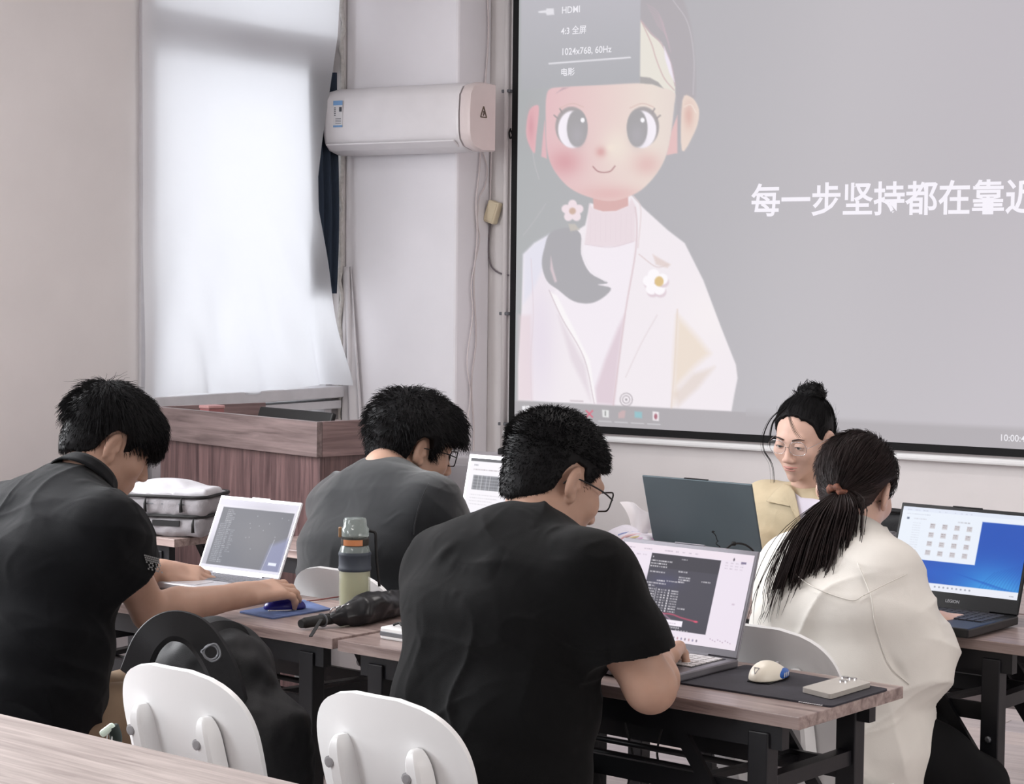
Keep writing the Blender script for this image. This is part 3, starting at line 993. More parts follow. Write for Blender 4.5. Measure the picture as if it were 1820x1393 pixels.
class Sdf:
    def __init__(s, lo, hi, h):
        s.h = h
        s.lo = np.asarray(lo, float)
        n = np.ceil((np.asarray(hi, float) - s.lo) / h).astype(int) + 1
        s.ax = [(s.lo[i] + h * np.arange(n[i])).astype(np.float32) for i in range(3)]
        s.f = np.full(tuple(n), .5, np.float32)

    def _sub(s, lo, hi, pad):
        sl_ = []
        for i in range(3):
            a = int(np.searchsorted(s.ax[i], lo[i] - pad))
            b = int(np.searchsorted(s.ax[i], hi[i] + pad))
            if b <= a:
                return None
            sl_.append(slice(a, b))
        return tuple(sl_)

    def _pts(s, q):
        return s.ax[0][q[0]][:, None, None], s.ax[1][q[1]][None, :, None], s.ax[2][q[2]][None, None, :]

    def mix(s, q, d, k, op):
        f = s.f[q]
        if op == 'sub':
            d = -d
            if k > 0:
                h = np.clip(.5 - .5 * (d - f) / k, 0, 1)
                s.f[q] = d * (1 - h) + f * h + k * h * (1 - h)
            else:
                s.f[q] = np.maximum(f, d)
        elif op == 'int':
            s.f[q] = np.maximum(f, d)
        elif k > 0:
            h = np.clip(.5 + .5 * (f - d) / k, 0, 1)
            s.f[q] = f * (1 - h) + d * h - k * h * (1 - h)
        else:
            s.f[q] = np.minimum(f, d)

    def cap(s, a, b, ra, rb=None, k=.02, op='add'):
        a, b = np.asarray(a, float), np.asarray(b, float)
        rb = ra if rb is None else rb
        r = max(ra, rb)
        q = s._sub(np.minimum(a, b) - r, np.maximum(a, b) + r, k + 3 * s.h)
        if q is None:
            return s
        x, y, z = s._pts(q)
        d = b - a
        L2 = float(d @ d) + 1e-12
        px, py, pz = x - a[0], y - a[1], z - a[2]
        t = np.clip((px * d[0] + py * d[1] + pz * d[2]) / L2, 0, 1).astype(np.float32)
        dist = np.sqrt((px - t * d[0]) ** 2 + (py - t * d[1]) ** 2 + (pz - t * d[2]) ** 2) - (ra + (rb - ra) * t)
        s.mix(q, dist.astype(np.float32), k, op)
        return s

    def chain(s, pts, rad, k=.02):
        for i in range(len(pts) - 1):
            s.cap(pts[i], pts[i + 1], rad[i], rad[i + 1], k)
        return s

    def ell(s, c, r, M=None, k=.02, op='add'):
        """ellipsoid, M columns = its axes"""
        c, r = np.asarray(c, float), np.asarray(r, float)
        M = np.eye(3) if M is None else np.asarray(M, float)
        e = np.sqrt(((M * r[None, :]) ** 2).sum(1))
        q = s._sub(c - e, c + e, k + 3 * s.h)
        if q is None:
            return s
        x, y, z = s._pts(q)
        px, py, pz = x - c[0], y - c[1], z - c[2]
        k0 = k1 = 0
        for i in range(3):
            l = px * M[0, i] + py * M[1, i] + pz * M[2, i]
            k0 = k0 + (l / r[i]) ** 2
            k1 = k1 + (l / r[i] ** 2) ** 2
        k0, k1 = np.sqrt(k0), np.sqrt(k1) + 1e-9
        s.mix(q, (k0 * (k0 - 1) / k1).astype(np.float32), k, op)
        return s

    def rbox(s, c, half, rad, M=None, k=.02, op='add'):
        c, half = np.asarray(c, float), np.asarray(half, float)
        M = np.eye(3) if M is None else np.asarray(M, float)
        e = (np.abs(M) * half[None, :]).sum(1)
        q = s._sub(c - e, c + e, k + 3 * s.h)
        if q is None:
            return s
        x, y, z = s._pts(q)
        px, py, pz = x - c[0], y - c[1], z - c[2]
        o2, mx_ = 0, -1e9
        for i in range(3):
            l = np.abs(px * M[0, i] + py * M[1, i] + pz * M[2, i]) - (half[i] - rad)
            o2 = o2 + np.maximum(l, 0) ** 2
            mx_ = np.maximum(mx_, l)
        s.mix(q, (np.sqrt(o2) + np.minimum(mx_, 0) - rad).astype(np.float32), k, op)
        return s

    def loft(s, st, k=.03, p=2.4):
        """stations: (centre, half width, half depth, right axis, forward axis) along a spine"""
        for i in range(len(st) - 1):
            c0, w0, d0, r0, f0 = st[i]
            c1, w1, d1, r1, f1 = st[i + 1]
            c0, c1 = np.asarray(c0, float), np.asarray(c1, float)
            R = max(w0, d0, w1, d1)
            q = s._sub(np.minimum(c0, c1) - R, np.maximum(c0, c1) + R, k + 3 * s.h)
            if q is None:
                continue
            x, y, z = s._pts(q)
            d = c1 - c0
            L = np.linalg.norm(d)
            u = d / L
            px, py, pz = x - c0[0], y - c0[1], z - c0[2]
            ax = px * u[0] + py * u[1] + pz * u[2]
            t = np.clip(ax / L, 0, 1)
            r_ = nrm(np.asarray(r0, float) + np.asarray(r1, float))
            r_ = nrm(r_ - u * (r_ @ u))
            f_ = np.cross(u, r_)
            a = (px * r_[0] + py * r_[1] + pz * r_[2]) / (w0 + (w1 - w0) * t)
            b = (px * f_[0] + py * f_[1] + pz * f_[2]) / (d0 + (d1 - d0) * t)
            g = (np.abs(a) ** p + np.abs(b) ** p) ** (1 / p)
            mind = np.minimum(w0 + (w1 - w0) * t, d0 + (d1 - d0) * t)
            rad = (g - 1) * mind
            over = np.maximum(np.abs(ax - L / 2) - L / 2, 0)
            dist = np.where(over > 0, np.sqrt(np.maximum(rad + .5 * mind, 0) ** 2 + (over + 0) ** 2) - .5 * mind, rad)
            s.mix(q, dist.astype(np.float32), k, 'add')
        return s

    def plane(s, c, n, op='cut', lo=None, hi=None):
        """cut away everything on the side n points to, inside an optional box"""
        n = nrm(n)
        q = s._sub(lo, hi, 0) if lo is not None else (slice(None),) * 3
        if q is None:
            return s
        x, y, z = s._pts(q)
        d = (x - c[0]) * n[0] + (y - c[1]) * n[1] + (z - c[2]) * n[2]
        s.f[q] = np.maximum(s.f[q], d.astype(np.float32))
        return s

    def mesh(s, disp=None):
        f = s.f
        f[0], f[-1], f[:, 0], f[:, -1], f[:, :, 0], f[:, :, -1] = .1, .1, .1, .1, .1, .1
        ins = f < 0
        c = ins[:-1, :-1, :-1].astype(np.int8)
        tot = c.copy()
        for dx in (0, 1):
            for dy in (0, 1):
                for dz in (0, 1):
                    if dx + dy + dz:
                        tot += ins[dx:f.shape[0] - 1 + dx, dy:f.shape[1] - 1 + dy, dz:f.shape[2] - 1 + dz]
        act = (tot > 0) & (tot < 8)
        I = np.array(np.nonzero(act))
        idx = np.full(act.shape, -1, np.int32)
        idx[tuple(I)] = np.arange(I.shape[1])
        cor = {}
        for dx in (0, 1):
            for dy in (0, 1):
                for dz in (0, 1):
                    cor[dx, dy, dz] = f[I[0] + dx, I[1] + dy, I[2] + dz]
        acc = np.zeros((3, I.shape[1]))
        cnt = np.zeros(I.shape[1])
        for a in cor:
            for i in range(3):
                if a[i] == 0:
                    b = list(a)
                    b[i] = 1
                    b = tuple(b)
                    fa, fb = cor[a], cor[b]
                    m = (fa < 0) != (fb < 0)
                    t = np.where(m, fa / (fa - fb + 1e-20), 0)
                    for j in range(3):
                        acc[j] += np.where(m, (a[j] + (t if j == i else 0)), 0)
                    cnt += m
        v = I + acc / cnt
        gx = sum((1 if a[0] else -1) * cor[a] for a in cor)
        gy = sum((1 if a[1] else -1) * cor[a] for a in cor)
        gz = sum((1 if a[2] else -1) * cor[a] for a in cor)
        nv = np.stack([gx, gy, gz], 1).astype(float)
        nv /= np.linalg.norm(nv, axis=1)[:, None] + 1e-9
        P = s.lo + v.T * s.h
        quads = []
        for i in range(3):
            j, k = (i + 1) % 3, (i + 2) % 3
            sa = [slice(None)] * 3
            sb = [slice(None)] * 3
            sa[i], sb[i] = slice(0, -1), slice(1, None)
            A, B = ins[tuple(sa)], ins[tuple(sb)]
            ch = A != B
            e = np.array(np.nonzero(ch))
            ok = (e[j] > 0) & (e[k] > 0) & (e[j] < f.shape[j] - 1) & (e[k] < f.shape[k] - 1)
            e = e[:, ok]
            flip = A[tuple(e)]

            def cell(dj, dk):
                q = [None] * 3
                q[i], q[j], q[k] = e[i], e[j] - dj, e[k] - dk
                return idx[tuple(q)]

            qd = np.stack([cell(1, 1), cell(0, 1), cell(0, 0), cell(1, 0)], 1)
            qd[~flip] = qd[~flip][:, ::-1]
            quads.append(qd)
        Q = np.concatenate(quads)
        Q = Q[(Q >= 0).all(1)]
        if disp is not None:
            P = P + nv * disp(P, nv)[:, None]
        return P, Q


def waves(P, dirs, seed=0):
    """sum of soft sine folds: dirs = [(direction, frequency, amplitude), ...]"""
    r = np.random.default_rng(seed)
    out = np.zeros(len(P))
    for d, fr, am in dirs:
        d = nrm(d)
        o = nrm(np.cross(d, r.normal(size=3)))
        ph = r.uniform(0, 6.28)
        w = np.sin(P @ d * fr + ph + 1.4 * np.sin(P @ o * fr * .35 + ph * 2)) * (.5 + .5 * np.sin(P @ o * fr * .3 + ph * 3 + P @ d * fr * .21))
        out += am * w
    return out


def noise3(P, scale, seed=0):
    """cheap smooth value noise in -1..1"""
    r = np.random.default_rng(seed)
    tab = r.uniform(-1, 1, (32, 32, 32))
    q = np.asarray(P) * scale + 100.5
    i = np.floor(q).astype(int)
    f = q - i
    f = f * f * (3 - 2 * f)
    out = 0
    for dx in (0, 1):
        for dy in (0, 1):
            for dz in (0, 1):
                w = (f[:, 0] if dx else 1 - f[:, 0]) * (f[:, 1] if dy else 1 - f[:, 1]) * (f[:, 2] if dz else 1 - f[:, 2])
                out = out + w * tab[(i[:, 0] + dx) % 32, (i[:, 1] + dy) % 32, (i[:, 2] + dz) % 32]
    return out


def ptube(P, r, n=6):
    """many strands at once: P (strands, points, 3), r (points,) or (strands, points) -> verts, quads"""
    S, m, _ = P.shape
    r = np.broadcast_to(np.asarray(r, float), (S, m))
    t = np.gradient(P, axis=1)
    t /= np.linalg.norm(t, axis=2)[..., None] + 1e-12
    a = np.zeros((S, 1, 3))
    a[..., 2] = 1
    a[np.abs(t[:, :1, 2]) > .9] = (1, 0, 0)
    x = np.cross(t, np.broadcast_to(a, t.shape))
    x /= np.linalg.norm(x, axis=2)[..., None] + 1e-12
    y = np.cross(t, x)
    an = 2 * np.pi * np.arange(n) / n
    V = P[:, :, None, :] + r[:, :, None, None] * (np.cos(an)[None, None, :, None] * x[:, :, None, :] + np.sin(an)[None, None, :, None] * y[:, :, None, :])
    base = (np.arange(S) * m * n)[:, None, None] + (np.arange(m - 1) * n)[None, :, None] + np.arange(n)[None, None, :]
    nx = (np.arange(S) * m * n)[:, None, None] + (np.arange(m - 1) * n)[None, :, None] + ((np.arange(n) + 1) % n)[None, None, :]
    F = np.stack([base, nx, nx + n, base + n], -1).reshape(-1, 4)
    return V.reshape(-1, 3), F


def nrm_rows(a):
    return a / (np.linalg.norm(a, axis=1)[:, None] + 1e-12)

# ------------------------------------------------------------------ tables
THT = YAW - math.radians(39.47)                 # the rows stand a little askew to the front wall
EX = np.array([math.cos(THT), math.sin(THT), 0])
EY = np.array([-math.sin(THT), math.cos(THT), 0])


def make_table(name, label, near_right, rot=THT, shelf=True, length=1.2, top=None, group='wood topped folding tables'):
    """near_right: level (x, z) of the corner of the top on the sitter's right"""
    ex, ey = np.array([math.cos(rot), math.sin(rot), 0]), np.array([-math.sin(rot), math.cos(rot), 0])
    c = cl(*near_right) - ex * length / 2 + ey * .2
    t = thing(name, label, 'table', c, rot, group)
    L = length / 2
    MB().box((0, 0, .7375), (2 * L, .4, .025), bev=.002).build('table_top', top or M_TABLE, t)
    for y in (-.165, .165):
        MB().box((0, y, .70), (2 * L - .10, .025, .05)).build('apron', M_STEEL, t)
    for sx in (-1, 1):
        x = sx * (L - .10)
        for y in (-.165, .165):
            MB().box((x, y, .353), (.045, .04, .706), bev=.003).build('leg', M_STEEL, t)
            MB().bar((x - sx * .21, y, .70), (x - sx * .012, y, .43), .028, .012, up=(0, 1, 0)).build('brace', M_STEEL, t)
        for z in (.10, .60):
            MB().box((x, 0, z), (.029, .33, .03)).build('cross_bar', M_STEEL, t)
        fo = MB().bar((x, -.23, .02), (x, .23, .02), .045, .03, bev=.004)
        fo.build('foot', M_STEEL, t)
        for y in (-.187, .187):
            MB().lathe([(.008, 0), (.008, .003), (.004, .005)], (x, y, .52), 8, np.array([[1, 0, 0], [0, 0, np.sign(y)], [0, 1, 0]])).build('bolt', M_GREYM, t)
    if shelf:
        MB().bar((-L + .12, -.15, .575), (L - .12, -.15, .575), .012, .04).build('shelf_rail', M_STEEL, t)
        MB().bar((-L + .12, .15, .575), (L - .12, .15, .575), .012, .04).build('shelf_rail', M_STEEL, t)
        for y in (-.05, .05):
            MB().tube([(-L + .26, y, .57), (L - .26, y, .57)], .007, 8).build('shelf_rod', M_STEEL, t, smooth=True)
        for sx in (-1, 1):
            MB().bar((sx * (L - .27), -.15, .58), (sx * (L - .22), .15, .58), .025, .012).build('shelf_end', M_STEEL, t)
    return t


TABLE_R = (.542, 3.735)
t_r = make_table('folding_table', 'wood topped folding table with a mouse and phone at its free end', TABLE_R)
t_l = make_table('folding_table', 'wood topped folding table under the dark water bottle and folded umbrella', (-.398, 4.517))
t_f = make_table('folding_table', 'wood topped table paled by reflected light at the bottom left corner of the photo', (-.924 + .95 - .254 - .22, 3.65 - .75 - .309 + .181), top=wood('glare_paled_laminate', srgb(140, 127, 123), srgb(188, 176, 171), 0, .45))  # paler colour stands in for light reflected off the top
t_2r = make_table('folding_table', 'wood topped folding table under the black gaming laptop', (1.17, 4.52))
t_2m = make_table('folding_table', 'wood topped folding table in front of the man with the far white laptop', (.10, 5.40))
t_2l = make_table('folding_table', 'wood topped folding table carrying the grey bag', (-1.04, 6.23))
t_3r = make_table('folding_table', 'wood topped folding table under the teal laptop and the tissue pack', (1.17 + .262, 4.52 + .318))

# ------------------------------------------------------------------ chairs
M_SHELL = mat('white_chair_plastic', srgb(238, 238, 238), .32, var=.012, scale=4)
M_BOLT = mat('grey_bolt_plug', srgb(140, 138, 140), .5, var=.05)


def sheet(fn, nu, nv, thick):
    """closed thin shell from a surface fn(u, v) -> points, offset along its normal"""
    u, v, f = grid(nu, nv)
    A = fn(u, v)
    e = 1e-3
    n = np.cross(fn(u + e, v) - fn(u - e, v), fn(u, v + e) - fn(u, v - e))
    n /= np.linalg.norm(n, axis=1)[:, None] + 1e-12
    B = A + n * thick
    N = len(A)
    F = [tuple(q) for q in f] + [tuple(q[::-1] + N) for q in f]
    rim = list(range(nu)) + [nu + (nu + 1) * j for j in range(nv)] + [(nu + 1) * nv + i for i in range(nu, 0, -1)] + [(nu + 1) * j for j in range(nv, 0, -1)]
    for a, b in zip(rim, rim[1:] + rim[:1]):
        F.append((a, b, b + N, a + N))
    return np.vstack([A, B]), F


def back_surf(u, v):
    """u across, v from the seat up"""
    z = .43 + .385 * v
    w = .160 + .030 * np.sin(np.clip(v / .62, 0, 1) * np.pi / 2)
    w = w * np.where(v > .62, np.maximum(1 - np.clip((v - .62) / .385, 0, 1) ** 2.7, 0) ** (1 / 2.7), 1)
    x = (u * 2 - 1) * w
    y = -.185 - .085 * v - .03 * (1 - (x / .21) ** 2) + .02 * (1 - v) ** 2
    return np.stack([x, y, z], 1)


def seat_surf(u, v):
    """u across, v from the rear to the front"""
    y = -.20 + .41 * v
    w = .212 * np.maximum(1 - np.abs((v - .5) / .51) ** 4, 0) ** .25
    x = (u * 2 - 1) * w
    z = .452 - .018 * np.sin(np.pi * np.clip(v, 0, 1)) * (1 - (x / .22) ** 2) - .03 * np.clip(v - .85, 0, 1) / .15 + .03 * np.clip(.12 - v, 0, 1) / .12
    return np.stack([x, y, z], 1)


def make_chair(label, loc, rot):
    t = thing('plastic_chair', label, 'chair', loc, rot, 'white plastic shell chairs')
    v, f = sheet(back_surf, 24, 40, -.012)
    mesh('backrest', v, f, M_SHELL, t, smooth=True, angle=50)
    v, f = sheet(seat_surf, 18, 24, .012)
    mesh('seat', v, f, M_SHELL, t, smooth=True, angle=50)
    for sx in (-.100, .100):
        # raised rib on the rear of the back, wider at its foot
        v, f = [], []
        for k, tt in enumerate([-.02, .1, .2, .3, .4, .5, .6, .68, .72, .745, .765, .78, .788]):
            hw = .028 - .010 * max(tt, 0)
            dp = .036 * (1 - .3 * tt)
            if tt > .68:
                q_ = math.sqrt(max(1 - ((tt - .68) / .112) ** 2, .02))
                hw, dp = hw * q_, dp * (.25 + .75 * q_)
            p = back_surf(np.array([.5 + sx / (2 * .2)]), np.array([tt]))[0]
            x, y, z = p[0], p[1] - .010, p[2]
            v += [(x - hw, y + .008, z), (x - hw * .8, y - dp * .8, z), (x - hw * .5, y - dp, z), (x + hw * .5, y - dp, z), (x + hw * .8, y - dp * .8, z), (x + hw, y + .008, z)]
            if k:
                b = len(v) - 12
                f += [(b + i, b + 6 + i, b + 7 + i, b + 1 + i) for i in range(5)]
        f += [(0, 1, 2, 3, 4, 5), tuple(range(len(v) - 1, len(v) - 7, -1))]
        r = mesh('rib', v, f, M_SHELL, t, smooth=True, angle=40)
        for tt in (.655, .40):
            p = back_surf(np.array([.5 + sx / (2 * .2)]), np.array([tt]))[0]
            MB().lathe([(.011, -.003), (.011, .002), (.007, .003)], (p[0] - .0125, p[1] - .010 - .036 * (1 - .3 * tt) + .0005, p[2]), 12, np.array([[1.0, 0, 0], [0, 0, -1.0], [0, 1.0, 0]])).build('bolt_plug', M_BOLT, r)
    MB().box((0, .0, .425), (.30, .30, .018), bev=.004).build('seat_frame', M_GREYM, t)
    for sx in (-1, 1):
        for sy in (-1, 1):
            MB().tube(spline([(sx * .13, sy * .12, .425), (sx * .155, sy * .15, .39), (sx * .2, sy * .2, .004)], 5), .0115, 8).build('leg', M_WHITE, t, smooth=True)
    return t


def chair_at(label, bu, bv, dx=0):
    """by the photo position of the middle of its top edge"""
    p = T(bu, bv, .815)
    c = p + EY * .27
    return make_chair(label, (c[0], c[1], 0), THT)


ch_a = chair_at('unoccupied white plastic chair holding the black backpack', 320, 1184)
ch_b = chair_at('white plastic chair behind the man in the black T-shirt in the foreground', 684, 1234)
ch_5 = chair_at('white plastic chair behind the woman in the white shirt', 1356, 1111)
ch_2 = chair_at('white plastic chair behind the man in dark grey at the far left table', 604, 1010)
_c = cl(-1.18, 4.52)
ch_1 = make_chair('white plastic chair under the man in the black polo shirt', (_c[0], _c[1], 0), THT)
_c = cl(1.0, 6.24)
ch_4 = make_chair('white plastic chair under the woman in the beige jacket', (_c[0], _c[1], 0), THT + math.pi)

# ------------------------------------------------------------------ lectern
PH = 1.08
pa, pb = T(563, 750, PH), T(271, 722, PH)
prx = nrm((pa - pb) * (1, 1, 0))
pry = np.array([-prx[1], prx[0], 0])
PW = float(np.linalg.norm((pa - pb)[:2]))
pd = .50
pc = pb + prx * PW / 2 + pry * pd / 2
pt = thing('lectern', 'dark wood grain lectern in front of the window', 'lectern', (pc[0], pc[1], 0), math.atan2(prx[1], prx[0]))
hw, hd = PW / 2, pd / 2
MB().box((0, -hd + .012, PH - .06), (2 * hw, .024, .12), bev=.002).build('front_board', M_PODH, pt)
for sx in (-1, 1):
    MB().box((sx * (hw - .012), .012, PH - .06), (.024, pd - .026, .12), bev=.002).build('side_board', M_PODS, pt)
MB().box((0, hd - .012, PH - .08), (2 * hw - .05, .02, .08), bev=.002).build('rear_board', M_PODH, pt)
MB().box((0, 0, PH - .10), (2 * hw - .05, pd - .05, .02)).build('work_surface', M_PODH, pt)
MB().box((0, -hd + .035, (PH - .12) / 2), (2 * hw - .03, .02, PH - .12), bev=.002).build('front_panel', M_PODV, pt)
for sx in (-1, 1):
    MB().box((sx * (hw - .026), .02, (PH - .12) / 2), (.02, pd - .052, PH - .12), bev=.002).build('side_panel', M_PODV, pt)
# things on the lectern
pq = pb + prx * .215 + pry * .12
rb = thing('red_box', 'small reddish box on top of the lectern', 'box', (pq[0], pq[1], PH - .09), math.atan2(prx[1], prx[0]))
MB().box((0, 0, .045), (.06, .07, .09), bev=.003).build('box_body', mat('dull_red_card', srgb(150, 96, 96), .6, var=.06), rb)
MB().box((0, 0, .096), (.064, .074, .012), bev=.003).build('box_lid', mat('pinkish_card', srgb(186, 140, 138), .6, var=.06), rb)
pq = pb + prx * .62 + pry * .20
mo = thing('monitor', 'black low monitor set into the lectern top', 'monitor', (pq[0], pq[1], PH - .09), math.atan2(prx[1], prx[0]))
Mo = rotx(math.radians(-20))
MB().box((0, .0, .062), (.44, .02, .085), Mo, bev=.006).build('case', M_RUBBER, mo)
MB().box((0, .0, .01), (.14, .12, .02), bev=.004).build('stand', M_RUBBER, mo)

# ------------------------------------------------------------------ laptops
M_SILVER = mat('silver_aluminium', srgb(196, 194, 198), .35, metal=.6, var=.03)
M_DGREY = mat('grey_aluminium', srgb(132, 130, 136), .38, metal=.6, var=.04)
M_KEY = mat('grey_key', srgb(110, 110, 116), .5, var=.05)
M_KEYL = mat('pale_key', srgb(206, 202, 202), .45, var=.04)
M_KEYD = mat('dark_key', srgb(52, 52, 58), .45, var=.1)
M_BEZEL = mat('black_bezel', srgb(16, 17, 20), .35, var=.1)
M_TEAL = mat('teal_grey_lid', srgb(98, 110, 116), .42, metal=.4, var=.05, scale=5)
M_SCREEN = screen_mat('lit_display', 1.0, .25, .015)


def laptop(label, hr, yaw, w, d, lid, lean, body, deck, key, bezel, paint=None, res=(240, 150), name='laptop', bez=(.012, .016, .022), base_h=.018, lid_mat=None, back=False):
    """hr: world position of the right-hand end of the hinge, top of the base; lean back from upright in degrees"""
    ex, ey = np.array([math.cos(yaw), math.sin(yaw), 0]), np.array([-math.sin(yaw), math.cos(yaw), 0])
    c = np.asarray(hr, float) - ex * w / 2 - ey * d / 2
    t = thing(name, label, 'laptop', (c[0], c[1], hr[2] - base_h), yaw)
    MB().box((0, 0, base_h / 2), (w, d, base_h), bev=.004).build('base', body, t)
    kb = MB()
    rows, cols = 6, 15
    x0, x1, y0, y1 = -w * .44, w * .44, -d * .08, d * .40
    cw, rh = (x1 - x0) / cols, (y1 - y0) / rows
    for r in range(rows):
        for q in range(cols):
            if r == 0 and 4 <= q <= 8:
                if q == 4:
                    kb.box((x0 + 6.5 * cw, y0 + .5 * rh, base_h + .001), (cw * 4.85, rh * .84, .0025))
                continue
            kb.box((x0 + (q + .5) * cw, y0 + (r + .5) * rh, base_h + .001), (cw * .84, rh * .82, .0025))
    kw = MB().box((0, (y0 + y1) / 2, base_h + .0003), (w * .9, (y1 - y0) + .006, .0008)).build('keyboard', deck, t)
    kb.build('keys', key, kw, kind='stuff')
    MB().box((0, -d * .30, base_h + .0005), (w * .3, d * .3, .0012)).build('touchpad', deck, t)
    A = rotx(-math.radians(lean))
    ld = MB().box(A @ np.array((0, 0, lid / 2)) + (0, d / 2 - .004, base_h), (w, .006, lid), A, bev=.0028).build('lid', lid_mat or body, t)
    MB().box(A @ np.array((0, -.0034, lid / 2)) + (0, d / 2 - .004, base_h), (w - .004, .001, lid - .004), A).build('bezel', bezel, ld)
    MB().tube([(-w * .3, d / 2 - .004, base_h), (w * .3, d / 2 - .004, base_h)], .005, 8).build('hinge', body, t)
    MB().box(A @ np.array((0, -.001, lid + .0005)) + (0, d / 2 - .004, base_h), (w * .22, .005, .003), A, bev=.001).build('camera_tab', bezel, ld)
    s, tp, bt = bez
    u, v, f = grid(*res)
    px = (u - .5) * (w - 2 * s)
    pz = lid - tp - v * (lid - tp - bt)
    pts = np.stack([px, np.full_like(px, -.0044), pz], 1) @ A.T + (0, d / 2 - .004, base_h)
    o = mesh('display', pts, f, M_SCREEN, t)
    if paint is None:
        picture(o, np.full((len(u), 3), 40.0))
    else:
        picture(o, paint(u * 160, v * 100))
    return t


def dashes(P, x, y, w, h, col, r, gap=.35, op=1.0):
    """a line of text too small to read: little blocks of uneven width"""
    q = x
    while q < x + w:
        l = r.uniform(.8, 3.4)
        P.poly([(q, y), (min(q + l, x + w), y), (min(q + l, x + w), y + h), (q, y + h)], col, .35, op * r.uniform(.55, 1))
        q += l + gap + r.uniform(0, .6)


def rect(P, x0, y0, x1, y1, col, op=1.0, soft=.4):
    P.poly([(x0, y0), (x1, y0), (x1, y1), (x0, y1)], col, soft, op)


def scr_term_grey(u, v):
    r = random.Random(3)
    P = Paint(u, v, (232, 228, 240))
    rect(P, -5, -5, 165, 9, (226, 222, 236))
    rect(P, 10, 12, 156, 130, (92, 92, 102))
    P.glow(100, 55, 60, 40, (112, 110, 116), .8)
    P.glow(40, 90, 40, 30, (82, 84, 96), .8)
    for k in range(30):
        y = 15 + k * 2.6
        if k < 8:
            dashes(P, 22, y, r.uniform(8, 18), 1.3, (190, 190, 196), r, .4, .8)
        else:
            dashes(P, 14, y, 14, 1.3, (170, 172, 180), r, .4, .8)
            dashes(P, 30, y, r.uniform(3, 9), 1.3, (176, 178, 186), r, .4, .8)
            if 10 < k < 24:
                dashes(P, 40, y, r.uniform(2, 10), 1.2, (150, 152, 160), r, .4, .8)
    for k in range(14):
        P.ell(r.uniform(70, 150), r.uniform(20, 80), .8, .8, (180, 180, 186), .4, .7)
    P.poly([(128, 60), (160, 48), (160, 100), (122, 100)], (128, 132, 168), 4, .9)
    P.line([(132, 52), (124, 98)], .8, (200, 202, 216), .8, 1)
    rect(P, 134, 84, 150, 88, (226, 230, 244))
    rect(P, -5, 96, 165, 105, (222, 220, 234))
    return P.c


